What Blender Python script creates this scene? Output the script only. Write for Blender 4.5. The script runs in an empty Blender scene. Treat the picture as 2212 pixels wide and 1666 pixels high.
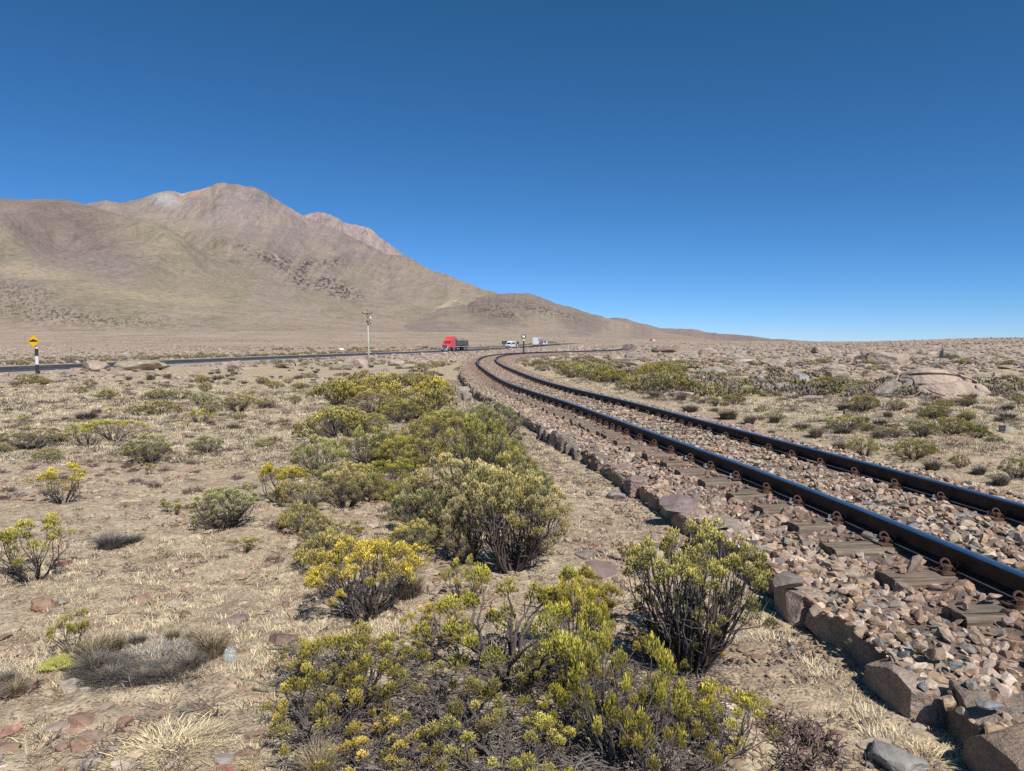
import bpy, bmesh, math, random
import numpy as np
random.seed(7)
RNG = np.random.default_rng(11)
scn = bpy.context.scene
COL = scn.collection
PI = math.pi

# ------------------------------------------------------------------ camera
FPX, HY, CX, CY = 1535.0, 740.0, 1106.0, 833.0
CAMZ = 1.8
PITCH = math.atan((CY - HY) / FPX)
cam_d = bpy.data.cameras.new('camera'); cam = bpy.data.objects.new('camera', cam_d); COL.objects.link(cam)
cam_d.sensor_width = 36; cam_d.lens = 36 * FPX / 2212
cam_d.clip_start = 0.05; cam_d.clip_end = 60000
cam.location = (0, 0, CAMZ); cam.rotation_euler = (PI / 2 - PITCH, 0, 0)
scn.camera = cam

def un(px, py, h):
    """pixel of the photo (2212 wide) -> ground point h metres below the camera"""
    u = (px - CX) / FPX; v = (py - CY) / FPX
    fy = math.cos(PITCH) - v * math.sin(PITCH); dn = v * math.cos(PITCH) + math.sin(PITCH)
    t = h / dn
    return u * t, fy * t
def proj(x, y, z):
    """world -> photo pixel, used only to word the labels"""
    zz = z - CAMZ
    d = y * math.cos(PITCH) - zz * math.sin(PITCH); up = y * math.sin(PITCH) + zz * math.cos(PITCH)
    return CX + FPX * x / d, CY - FPX * up / d

# ------------------------------------------------------------------ noise (numpy)
def _h2(ix, iy, s):
    n = (ix * 374761393 + iy * 668265263 + s * 1274126177) & 0xFFFFFFFF
    n = ((n ^ (n >> 13)) * 1103515245) & 0xFFFFFFFF
    return ((n ^ (n >> 16)) & 0xFFFF) / 65535.0
def vn2(x, y, s=0):
    x = np.asarray(x, float); y = np.asarray(y, float)
    ix = np.floor(x).astype(np.int64); iy = np.floor(y).astype(np.int64)
    fx = x - ix; fy = y - iy
    fx = fx * fx * fx * (fx * (fx * 6 - 15) + 10); fy = fy * fy * fy * (fy * (fy * 6 - 15) + 10)
    a = _h2(ix, iy, s); b = _h2(ix + 1, iy, s); c = _h2(ix, iy + 1, s); d = _h2(ix + 1, iy + 1, s)
    return (a + (b - a) * fx) * (1 - fy) + (c + (d - c) * fx) * fy
def fbm2(x, y, o=5, s=0, g=0.5):
    x = np.asarray(x, float); y = np.asarray(y, float)
    r = 0; a = 1.0; t = 0
    for i in range(o):
        r = r + a * (vn2(x, y, s + i * 17) * 2 - 1); t += a; a *= g
        x, y = (x * 1.6 + y * 1.2) + 13.7, (y * 1.6 - x * 1.2) + 7.1
    return r / t
def ridg2(x, y, o=5, s=0, g=0.5):
    x = np.asarray(x, float); y = np.asarray(y, float)
    r = 0; a = 1.0; t = 0
    for i in range(o):
        r = r + a * (1 - np.abs(vn2(x, y, s + i * 17) * 2 - 1)); t += a; a *= g
        x, y = (x * 1.6 + y * 1.2) + 3.7, (y * 1.6 - x * 1.2) + 9.1
    return r / t
def _h3(ix, iy, iz, s):
    return _h2(ix + iz * 57, iy + iz * 131, s)
def vn3(P, s=0):
    I = np.floor(P).astype(np.int64); f = P - I; f = f * f * (3 - 2 * f)
    r = 0
    for dx in (0, 1):
        wx = f[:, 0] if dx else 1 - f[:, 0]
        for dy in (0, 1):
            wy = f[:, 1] if dy else 1 - f[:, 1]
            for dz in (0, 1):
                wz = f[:, 2] if dz else 1 - f[:, 2]
                r = r + wx * wy * wz * _h3(I[:, 0] + dx, I[:, 1] + dy, I[:, 2] + dz, s)
    return r * 2 - 1
def fbm3(P, o=4, s=0):
    r = 0; a = 1.0; t = 0
    for i in range(o):
        r = r + a * vn3(P, s + i * 13); t += a; a *= .5; P = P * 2.03 + 5.3
    return r / t
def ss(a, b, x):
    t = np.clip((np.asarray(x, float) - a) / (b - a), 0, 1); return t * t * (3 - 2 * t)
def lin(r, g, b):
    f = lambda c: (c / 255 / 12.92) if c / 255 <= .04045 else ((c / 255 + .055) / 1.055) ** 2.4
    return (f(r), f(g), f(b))

# ------------------------------------------------------------------ track and road lines
def curve_fn(pts, sig, lo, hi):
    ys = np.arange(lo - 4 * sig, hi + 4 * sig, .25)
    py = np.array([p[1] for p in pts]); px = np.array([p[0] for p in pts])
    s0 = (px[1] - px[0]) / (py[1] - py[0]); s1 = (px[-1] - px[-2]) / (py[-1] - py[-2])
    xs = np.interp(ys, py, px)
    xs = np.where(ys < py[0], px[0] + s0 * (ys - py[0]), xs); xs = np.where(ys > py[-1], px[-1] + s1 * (ys - py[-1]), xs)
    sg = sig if np.isscalar(sig) else sig
    k = np.exp(-.5 * (np.arange(-int(sg * 16), int(sg * 16) + 1) * .25 / sg) ** 2); k /= k.sum()
    sm = np.convolve(np.pad(xs, len(k) // 2, mode='reflect', reflect_type='odd'), k, 'valid')
    return ys, sm
TP = [(3.98, 3.2), (3.92, 4.42), (3.78, 6.1), (3.6, 7.55), (3.33, 9.08), (2.78, 12.6), (2.08, 17.3), (1.62, 19.5), (1.25, 21.25), (.47, 26.05), (-.35, 34), (-1.45, 46), (-2.1, 57), (-2.35, 68), (-2.1, 78), (-1.2, 88), (.7, 97.5), (3.3, 105), (8, 113), (14, 124), (20, 138), (25.5, 160), (34, 205), (43, 262), (52, 320)]
_ty, _tx = curve_fn(TP, 1.6, -8, 320)
_ty2, _tx2 = curve_fn(TP, 5.0, -8, 320)
def track_x(y):
    w = ss(30, 60, y); return np.interp(y, _ty, _tx) * (1 - w) + np.interp(y, _ty2, _tx2) * w
RP = [(-57, 0), (-52, 30), (-47.5, 60), (-42.5, 94), (-30.5, 148), (-18, 195), (-1.2, 298), (8.2, 327), (33, 450), (50, 530)]
_ry, _rx = curve_fn(RP, 12, -40, 530)
def road_x(y): return np.interp(y, _ry, _rx)
def rail_top(y):
    return .38 + .95 * ss(150, 265, y) + .5 * ss(262, 330, y)
def road_z(y):
    return np.interp(y, [0, 60, 100, 150, 200, 300, 325, 450, 530], [-.66, -.66, -.63, -.6, -.58, -.48, -.12, .95, 1.2])
_cy = np.arange(-8, 320, .2); _cxx = track_x(_cy)
_cs = np.concatenate([[0], np.cumsum(np.hypot(np.diff(_cxx), np.diff(_cy)))])
_tanx = np.gradient(_cxx, _cs); _tany = np.gradient(_cy, _cs)
def track_at(s, d=0.0):
    """arc length, offset (right positive) -> x, y, heading"""
    x = np.interp(s, _cs, _cxx); y = np.interp(s, _cs, _cy)
    tx = np.interp(s, _cs, _tanx); ty = np.interp(s, _cs, _tany)
    n = np.hypot(tx, ty); tx = tx / n; ty = ty / n
    return x + ty * d, y - tx * d, np.arctan2(-tx, ty)
S0 = float(np.interp(2.0, _cy, _cs))
def dline(x, y, ly, lx):
    """signed distance to a line of points x(y), positive on the right"""
    x = np.asarray(x, float); y = np.asarray(y, float)
    xf = x.ravel(); yf = y.ravel(); out = np.empty(xf.shape)
    st = 8
    qx = lx[::st]; qy = ly[::st]
    for i in range(0, len(xf), 20000):
        a = xf[i:i + 20000, None]; b = yf[i:i + 20000, None]
        k = np.argmin((a - qx) ** 2 + (b - qy) ** 2, axis=1)
        k = np.clip(k, 1, len(qx) - 2)
        best = None
        for j in (-1, 0):
            ax = qx[k + j]; ay = qy[k + j]; bx = qx[k + j + 1]; by = qy[k + j + 1]
            ex = bx - ax; ey = by - ay
            t = np.clip(((a[:, 0] - ax) * ex + (b[:, 0] - ay) * ey) / (ex * ex + ey * ey), 0, 1)
            dx = a[:, 0] - ax - t * ex; dy = b[:, 0] - ay - t * ey
            dd = np.hypot(dx, dy) * np.sign(dx * ey - dy * ex)
            best = dd if best is None else np.where(np.abs(dd) < np.abs(best), dd, best)
        out[i:i + 20000] = best
    return out.reshape(x.shape)
def dtrack(x, y):
    x = np.asarray(x, float); y = np.asarray(y, float)
    return dline(x, y, _cy, _cxx)
_rr = (_ry >= -40) & (_ry <= 530)
def droad(x, y): return dline(x, y, _ry[_rr], _rx[_rr])

# ------------------------------------------------------------------ terrain
A_ = np.array([-1.6, -.72, -.39, -.07, .16, .39, .72, 1.6])
D_ = np.array([.5, 8, 30, 60, 100, 200, 300, 400, 800, 1200, 2500, 30000])
ZT = np.array([
    [0, 0, -.15, -.6, -.7, -.8, -.5, .6, 9.1, 23, 60, 60],
    [0, 0, -.15, -.6, -.7, -.8, -.5, .6, 9.1, 23, 60, 60],
    [0, 0, -.2, -.6, -.66, -.8, -.6, .0, 7.5, 21, 55, 55],
    [0, 0, -.15, -.5, -.6, -.55, -.5, .3, 6, 16, 40, 40],
    [0, 0, 0, 0, .05, .2, .7, 1.4, 3.4, 7.0, 14, 14],
    [0, 0, 0, .05, .1, .3, .7, 1.0, 1.9, 3.0, 3.2, -40],
    [0, 0, 0, .3, .7, 1.7, 3.1, 4.4, 3.0, 0, -4, -40],
    [0, 0, 0, .3, .7, 1.7, 3.1, 4.4, 3.0, 0, -4, -40]])
def H(x, y, detail=True):
    x = np.asarray(x, float); y = np.asarray(y, float)
    yy = np.maximum(y, 1.0); a = np.clip(x / yy, -1.59, 1.59)
    D = np.clip(np.where(y > 1, y, 1), .5, 29999)
    D = np.maximum(D, np.hypot(x, y) * .75)
    D = np.clip(D, .5, 29999)
    ia = np.clip(np.searchsorted(A_, a) - 1, 0, len(A_) - 2); fa = (a - A_[ia]) / (A_[ia + 1] - A_[ia]); fa = fa * fa * (3 - 2 * fa)
    idd = np.clip(np.searchsorted(D_, D) - 1, 0, len(D_) - 2); fd = (np.log(D) - np.log(D_[idd])) / (np.log(D_[idd + 1]) - np.log(D_[idd]))
    z = (ZT[ia, idd] * (1 - fd) + ZT[ia, idd + 1] * fd) * (1 - fa) + (ZT[ia + 1, idd] * (1 - fd) + ZT[ia + 1, idd + 1] * fd) * fa
    dt = dtrack(x, y); far = ss(5, 60, D)
    n = .05 * fbm2(x * .45, y * .45, 3, 3) + .02 * fbm2(x * 2.2, y * 2.2, 3, 5) + (.25 * fbm2(x * .05, y * .05, 3, 9)) * ss(40, 160, D) * (1 - .6 * ss(150, 400, D))
    n = n + 1.0 * fbm2(x * .012, y * .012, 3, 19) * ss(250, 700, D)
    z = z + n
    z = z + .10 * ss(1.5, 3.2, dt) * (1 - ss(40, 70, D)) - .03 * ss(-4.5, -2.6, dt) * (dt < 0) * (1 - ss(12, 30, D))
    z = np.where(D < 330, z - np.where(np.abs(dt) < 2.2, .05, 0) * (1 - ss(1.4, 2.2, np.abs(dt))), z)
    # keep the ground below the bed
    w = (1 - ss(3.0, 11.0, np.abs(dt))) * ss(100, 150, D) * (y < 320)
    z = z * (1 - w) + (rail_top(y) - .5) * w
    w = (1 - ss(1.3, 2.2, np.abs(dt))) * (y < 320)
    z = np.where(w > 0, np.minimum(z, z * (1 - w) + np.minimum(z, rail_top(y) - .42) * w), z)
    dr = droad(x, y)
    w = (1 - ss(9.5, 14, np.abs(dr))) * (y < 520) * (y > -30)
    z = z * (1 - w) + (road_z(y) - .07) * w
    return z
def Hs(x, y): return float(H(np.array([x]), np.array([y]))[0])
def at(px, py):
    """photo pixel -> point on the terrain"""
    h = CAMZ
    for _ in range(14):
        x, y = un(px, py, h); h = .5 * h + .5 * (CAMZ - Hs(x, y))
    return x, y, Hs(x, y)
def A3(x, y): return ((2500 + x / 1.4) * .5422, (1250 + y / 1.4) * .5422)      # helpers for reading positions off crops
def A4(x, y): return ((x / 1.58) * .5422, (1300 + y / 1.58) * .5422)
def A5(x, y): return ((x / 1.58) * .5422, (2100 + y / 1.58) * .5422)
def A6(x, y): return ((1100 + x / 1.58) * .5422, (1400 + y / 1.58) * .5422)
def A7(x, y): return ((1250 + x / 2.949) * .5422, (1360 + y / 2.949) * .5422)
def A8(x, y): return ((250 + x / 2.011) * .5422, (1400 + y / 2.011) * .5422)
def A9(x, y): return ((3300 + x / 2.836) * .5422, (1340 + y / 2.836) * .5422)
def A10(x, y): return ((2350 + x / 2.328) * .5422, (1340 + y / 2.328) * .5422)
def A11(x, y): return ((1850 + x / 3.687) * .5422, (1370 + y / 3.687) * .5422)

# ------------------------------------------------------------------ mesh helpers
def mesh_np(name, V, F, mats, mi=None, col=None, smooth=False, uv=None):
    me = bpy.data.meshes.new(name)
    V = np.asarray(V, np.float32)
    Fs = F if isinstance(F, (list, tuple)) else [F]
    Fs = [np.asarray(f, np.int32) for f in Fs if len(f)]
    me.vertices.add(len(V)); me.vertices.foreach_set('co', V.ravel())
    loops = np.concatenate([f.ravel() for f in Fs])
    tot = np.concatenate([np.full(len(f), f.shape[1], np.int32) for f in Fs])
    st = np.concatenate([[0], np.cumsum(tot)[:-1]]).astype(np.int32)
    me.loops.add(len(loops)); me.loops.foreach_set('vertex_index', loops)
    me.polygons.add(len(tot)); me.polygons.foreach_set('loop_start', st)
    try: me.polygons.foreach_set('loop_total', tot)
    except Exception: pass
    if mi is not None: me.polygons.foreach_set('material_index', np.asarray(mi, np.int32))
    me.polygons.foreach_set('use_smooth', np.full(len(tot), bool(smooth)))
    for m in (mats if isinstance(mats, (list, tuple)) else [mats]): me.materials.append(m)
    me.update(calc_edges=True)
    if col is not None:
        ca = me.color_attributes.new('Col', 'FLOAT_COLOR', 'POINT')
        c4 = np.ones((len(V), 4), np.float32); c4[:, :3] = col
        ca.data.foreach_set('color', c4.ravel())
    return me
def tag(o, label=None, cat=None, group=None, kind=None):
    if label: o['label'] = label
    if cat: o['category'] = cat
    if group: o['group'] = group
    if kind: o['kind'] = kind
    return o
def obj(name, me, parent=None, loc=(0, 0, 0), rz=0, sc=1.0):
    o = bpy.data.objects.new(name, me); COL.objects.link(o)
    o.location = loc; o.rotation_euler = (0, 0, rz)
    o.scale = (sc, sc, sc) if np.isscalar(sc) else sc
    if parent is not None: o.parent = parent
    return o
def empty(name, loc, rz=0, label=None, cat=None, group=None):
    o = bpy.data.objects.new(name, None); COL.objects.link(o); o.empty_display_size = .2
    o.location = loc; o.rotation_euler = (0, 0, rz); tag(o, label, cat, group); return o

def rotm(ax, ay, az):
    """arrays of euler angles -> (N,3,3)"""
    ca, sa = np.cos(ax), np.sin(ax); cb, sb = np.cos(ay), np.sin(ay); cc, sc_ = np.cos(az), np.sin(az)
    z = np.zeros_like(ca); o = z + 1
    X = np.stack([o, z, z, z, ca, -sa, z, sa, ca], -1).reshape(-1, 3, 3)
    Y = np.stack([cb, z, sb, z, o, z, -sb, z, cb], -1).reshape(-1, 3, 3)
    Z = np.stack([cc, -sc_, z, sc_, cc, z, z, z, o], -1).reshape(-1, 3, 3)
    return Z @ Y @ X
def scatter(name, tmpl, idx, M, T, C, mat, smooth=False):
    """many small templates merged into one mesh (only for kind='stuff' or for foliage)"""
    Vs, Fs, Cs = [], [], []; off = 0
    for t, tp in enumerate(tmpl):
        s = np.where(idx == t)[0]
        if len(s) == 0: continue
        Vt, Ft = tp[0], tp[1]; ct = tp[2] if len(tp) > 2 else None
        V = np.einsum('nij,kj->nki', M[s], Vt) + T[s][:, None, :]
        F = Ft[None] + (np.arange(len(s)) * len(Vt))[:, None, None] + off
        c = np.repeat(C[s][:, None, :], len(Vt), 1)
        if ct is not None: c = c * ct[None, :, :]
        Vs.append(V.reshape(-1, 3)); Fs.append(F.reshape(-1, Ft.shape[1])); Cs.append(c.reshape(-1, 3)); off += V.shape[0] * V.shape[1]
    V = np.concatenate(Vs); C = np.concatenate(Cs)
    if name is None: return V, np.concatenate(Fs), C
    return mesh_np(name, V, Fs, mat, col=C, smooth=smooth)

def ico(sub):
    bm = bmesh.new(); bmesh.ops.create_icosphere(bm, subdivisions=sub, radius=1)
    V = np.array([v.co[:] for v in bm.verts]); F = np.array([[v.index for v in f.verts] for f in bm.faces]); bm.free()
    return V, F
ICO = {k: ico(k) for k in (1, 2, 3, 4, 5)}
def rock(seed, sub, dims=(1, 1, 1), cuts=9, dmin=.5, dmax=.85, nz=.06, box=0.0):
    r = np.random.default_rng(seed); V = ICO[sub][0].copy(); F = ICO[sub][1]
    if box:
        m = np.abs(V).max(1, keepdims=True); V = V * (1 - box) + (V / m) * box * .8
        if box >= 1: V[:, 2] *= 1 + r.uniform(-.22, .22) * V[:, 0] + r.uniform(-.18, .18) * V[:, 1]; V[:, 0] += r.uniform(-.2, .2) * V[:, 1]
    for i in range(cuts):
        n = r.normal(size=3); n /= np.linalg.norm(n); d = r.uniform(dmin, dmax)
        t = V @ n - d; V = V - np.clip(t, 0, None)[:, None] * n
    if nz: 
        N = V / (np.linalg.norm(V, axis=1, keepdims=True) + 1e-6)
        V = V + N * (fbm3(V * 2.2 + r.uniform(0, 50), 4, seed) * nz * 1.6)[:, None]
    ext = np.abs(V).max(0); V = V / ext * np.array(dims)
    return V, F

class MB:
    def __init__(s): s.v = []; s.f = []; s.m = []
    def add(s, vs, fs, m=0):
        o = len(s.v); s.v += [tuple(map(float, v)) for v in vs]
        for f in fs: s.f.append(tuple(i + o for i in f)); s.m.append(m)
        return s
    def box(s, x0, x1, y0, y1, z0, z1, m=0, bev=0.0, tx=0.0, ty=0.0):
        """box with bevelled upright edges; tx/ty taper the top"""
        if bev <= 0:
            v = [(x0, y0, z0), (x1, y0, z0), (x1, y1, z0), (x0, y1, z0), (x0 + tx, y0 + ty, z1), (x1 - tx, y0 + ty, z1), (x1 - tx, y1 - ty, z1), (x0 + tx, y1 - ty, z1)]
            return s.add(v, [(3, 2, 1, 0), (4, 5, 6, 7), (0, 1, 5, 4), (1, 2, 6, 5), (2, 3, 7, 6), (3, 0, 4, 7)], m)
        b = bev
        def ring(z, i, ax=0, ay=0):
            a0, a1, c0, c1 = x0 + i + ax, x1 - i - ax, y0 + i + ay, y1 - i - ay
            return [(a0 + b, c0, z), (a1 - b, c0, z), (a1, c0 + b, z), (a1, c1 - b, z), (a1 - b, c1, z), (a0 + b, c1, z), (a0, c1 - b, z), (a0, c0 + b, z)]
        rs = [ring(z0, b * .6), ring(z0 + b, 0), ring(z1 - b, 0, tx, ty), ring(z1, b * .6, tx, ty)]
        vs = sum(rs, []); fs = []
        for k in range(3):
            for i in range(8):
                j = (i + 1) % 8; fs.append((k * 8 + i, k * 8 + j, k * 8 + 8 + j, k * 8 + 8 + i))
        fs.append(tuple(range(7, -1, -1))); fs.append(tuple(range(24, 32)))
        return s.add(vs, fs, m)
    def prism(s, pts, a0, a1, axis='x', m=0):
        """polygon extruded along an axis; pts are (y,z) for x, (x,z) for y, (x,y) for z"""
        n = len(pts)
        def P(p, a): return (a, p[0], p[1]) if axis == 'x' else ((p[0], a, p[1]) if axis == 'y' else (p[0], p[1], a))
        vs = [P(p, a0) for p in pts] + [P(p, a1) for p in pts]
        fs = [(i, (i + 1) % n, n + (i + 1) % n, n + i) for i in range(n)] + [tuple(range(n - 1, -1, -1)), tuple(range(n, 2 * n))]
        return s.add(vs, fs, m)
    def cyl(s, p0, p1, r0, r1=None, n=16, m=0, cap=True):
        r1 = r0 if r1 is None else r1
        p0 = np.array(p0, float); p1 = np.array(p1, float); d = p1 - p0; d = d / np.linalg.norm(d)
        a = np.cross(d, (0, 0, 1) if abs(d[2]) < .9 else (1, 0, 0)); a /= np.linalg.norm(a); b = np.cross(d, a)
        vs = []
        for p, r in ((p0, r0), (p1, r1)):
            for i in range(n): t = 2 * PI * i / n; vs.append(p + r * (math.cos(t) * a + math.sin(t) * b))
        fs = [(i, (i + 1) % n, n + (i + 1) % n, n + i) for i in range(n)]
        if cap: fs += [tuple(range(n - 1, -1, -1)), tuple(range(n, 2 * n))]
        return s.add(vs, fs, m)
    def tube(s, pts, rad, n=6, m=0, cap=True):
        pts = np.array(pts, float); k = len(pts); rad = np.broadcast_to(rad, (k,))
        T = np.gradient(pts, axis=0); T /= np.linalg.norm(T, axis=1, keepdims=True) + 1e-9
        a = np.cross(T[0], (0.3, 0.2, 1.0)); a /= np.linalg.norm(a); vs = []
        for i in range(k):
            a = a - T[i] * (a @ T[i]); a /= np.linalg.norm(a) + 1e-9; b = np.cross(T[i], a)
            for j in range(n): t = 2 * PI * j / n; vs.append(pts[i] + rad[i] * (math.cos(t) * a + math.sin(t) * b))
        fs = []
        for i in range(k - 1):
            for j in range(n): q = (j + 1) % n; fs.append((i * n + j, i * n + q, (i + 1) * n + q, (i + 1) * n + j))
        if cap: fs += [tuple(range(n - 1, -1, -1)), tuple(range((k - 1) * n, k * n))]
        return s.add(vs, fs, m)
    def mesh(s, name, mats, smooth=False):
        me = bpy.data.meshes.new(name); me.from_pydata(s.v, [], s.f)
        for m in (mats if isinstance(mats, (list, tuple)) else [mats]): me.materials.append(m)
        me.polygons.foreach_set('material_index', s.m); me.polygons.foreach_set('use_smooth', [smooth] * len(s.f))
        bm = bmesh.new(); bm.from_mesh(me); bmesh.ops.recalc_face_normals(bm, faces=bm.faces); bm.to_mesh(me); bm.free()
        me.update(); return me
    def build(s, name, mats, parent=None, loc=(0, 0, 0), smooth=False):
        return obj(name, s.mesh(name, mats, smooth), parent, loc)

# ------------------------------------------------------------------ materials
class NT:
    def __init__(s, name):
        s.m = bpy.data.materials.new(name); s.m.use_nodes = True; s.t = s.m.node_tree; s.t.nodes.clear()
        s.out = s.n('ShaderNodeOutputMaterial')
    def n(s, typ, **kw):
        nd = s.t.nodes.new(typ)
        for k, v in kw.items():
            if k.startswith('_'): setattr(nd, k[1:], v)
            else: s.set(nd.inputs[k.replace('__', ' ')], v)
        return nd
    def set(s, inp, v):
        if isinstance(v, bpy.types.NodeSocket): s.t.links.new(v, inp)
        elif isinstance(v, (tuple, list)) and len(v) == 3 and inp.type == 'RGBA': inp.default_value = (*v, 1)
        else: inp.default_value = v
    def pos(s): return s.n('ShaderNodeNewGeometry').outputs['Position']
    def objc(s): return s.n('ShaderNodeTexCoord').outputs['Object']
    def noise(s, vec, scale, detail=4, rough=.55, dist=0.0):
        nd = s.n('ShaderNodeTexNoise', Vector=vec, Scale=scale, Detail=detail, Roughness=rough, Distortion=dist); return nd.outputs['Fac']
    def vor(s, vec, scale, feat='F1', out='Distance', rnd=1.0):
        nd = s.n('ShaderNodeTexVoronoi', Vector=vec, Scale=scale, Randomness=rnd, _feature=feat); return nd.outputs[out]
    def ramp(s, fac, lo, hi, a=0.0, b=1.0):
        nd = s.n('ShaderNodeMapRange', Value=fac); nd.inputs[1].default_value = lo; nd.inputs[2].default_value = hi
        s.set(nd.inputs[3], a); s.set(nd.inputs[4], b); nd.clamp = True; return nd.outputs[0]
    def mix(s, f, a, b, bt='MIX'):
        nd = s.n('ShaderNodeMix', _data_type='RGBA', _blend_type=bt)
        s.set(nd.inputs[0], f); s.set(nd.inputs[6], a); s.set(nd.inputs[7], b); return nd.outputs[2]
    def math(s, op, a, b=0.0):
        nd = s.n('ShaderNodeMath', _operation=op); s.set(nd.inputs[0], a); s.set(nd.inputs[1], b); return nd.outputs[0]
    def vlen(s, v):
        nd = s.n('ShaderNodeVectorMath', _operation='LENGTH'); s.set(nd.inputs[0], v); return nd.outputs['Value']
    def vscale(s, v, sc):
        nd = s.n('ShaderNodeVectorMath', _operation='MULTIPLY'); s.set(nd.inputs[0], v); nd.inputs[1].default_value = sc; return nd.outputs[0]
    def attr(s, name='Col'): return s.n('ShaderNodeAttribute', _attribute_name=name).outputs['Color']
    def bsdf(s, col, rough=.85, metal=0.0, spec=.3, bump=None, bstr=.3, bdist=.01, **kw):
        b = s.n('ShaderNodeBsdfPrincipled'); s.set(b.inputs['Base Color'], col); s.set(b.inputs['Roughness'], rough)
        s.set(b.inputs['Metallic'], metal); s.set(b.inputs['Specular IOR Level'], spec)
        for k, v in kw.items(): s.set(b.inputs[k.replace('__', ' ')], v)
        if bump is not None:
            bn = s.n('ShaderNodeBump', Strength=bstr, Distance=bdist, Height=bump); s.t.links.new(bn.outputs[0], b.inputs['Normal'])
        s.t.links.new(b.outputs[0], s.out.inputs[0]); return s.m

def m_simple(name, c, rough=.6, metal=0.0, var=.25, scale=6.0, spec=.4, dirt=None, bstr=.1):
    t = NT(name); p = t.objc(); n = t.noise(p, scale, 5, .6)
    c2 = tuple(x * (1 - var) for x in c); c1 = tuple(min(1, x * (1 + var * .6)) for x in c)
    col = t.mix(t.ramp(n, .3, .7), c2, c1)
    if dirt:
        d = t.noise(p, scale * .35, 6, .7); col = t.mix(t.ramp(d, .5, .72, 0, .7), col, dirt)
    return t.bsdf(col, rough, metal, spec, n, bstr, .01)

def m_rock(name, tint=(1, 1, 1), scale=1.0, bstr=.6):
    """attribute-coloured stone with mineral speckle and lichen"""
    t = NT(name); p = t.objc(); a = t.attr()
    oi = t.n('ShaderNodeObjectInfo').outputs['Color']
    c = t.mix(1.0, a, oi, 'MULTIPLY')
    n1 = t.noise(p, 2.2 * scale, 6, .62); n2 = t.noise(p, 28 * scale, 4, .7); v = t.vor(p, 14 * scale)
    c = t.mix(t.ramp(n1, .35, .68), t.mix(1.0, c, (.68, .66, .66), 'MULTIPLY'), t.mix(1.0, c, (1.12, 1.1, 1.06), 'MULTIPLY'))
    c = t.mix(t.ramp(n2, .30, .46, .55, 0), c, t.mix(1.0, c, (.45, .44, .44), 'MULTIPLY'))
    c = t.mix(t.ramp(n2, .60, .75, 0, .35), c, (.62, .58, .5))
    hgt = t.math('ADD', t.math('MULTIPLY', n1, 1.2), t.math('ADD', t.math('MULTIPLY', n2, .35), t.math('MULTIPLY', v, .25)))
    return t.bsdf(c, .93, 0, .15, hgt, bstr, .03)
M = {}
M['rock'] = m_rock('stone_rock')
M['bigrock'] = m_rock('boulder_rock', scale=1.0, bstr=.8)
def m_attr(name, rough=.9, spec=.15, bump=0, scale=20, sub=0, objcol=True):
    t = NT(name); c = t.attr()
    if name == 'gravel_stone':
        q = t.noise(t.objc(), 70, 4, .7); c = t.mix(t.ramp(q, .35, .5, .6, 0), c, t.mix(1.0, c, (.5, .47, .45), 'MULTIPLY')); c = t.mix(t.ramp(t.noise(t.objc(), 7, 3, .6), .4, .65, 0, .45), c, (.36, .27, .20))
    if objcol: c = t.mix(1.0, c, t.n('ShaderNodeObjectInfo').outputs['Color'], 'MULTIPLY')
    n = t.noise(t.objc(), scale, 3, .6)
    c = t.mix(t.ramp(n, .35, .65), t.mix(1.0, c, (.75, .75, .75), 'MULTIPLY'), t.mix(1.0, c, (1.15, 1.15, 1.15), 'MULTIPLY'))
    return t.bsdf(c, rough, 0, spec, n if bump else None, bump, .005)
M['stones'] = m_attr('gravel_stone', bump=.5, scale=30, objcol=False)
M['leaf'] = m_attr('shrub_foliage', rough=.75, spec=.2, scale=3)
M['blade'] = m_attr('dry_grass', rough=.8, spec=.15, scale=6)
M['wood'] = m_attr('shrub_branch', rough=.9, spec=.1, scale=15, bump=.3)

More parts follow.
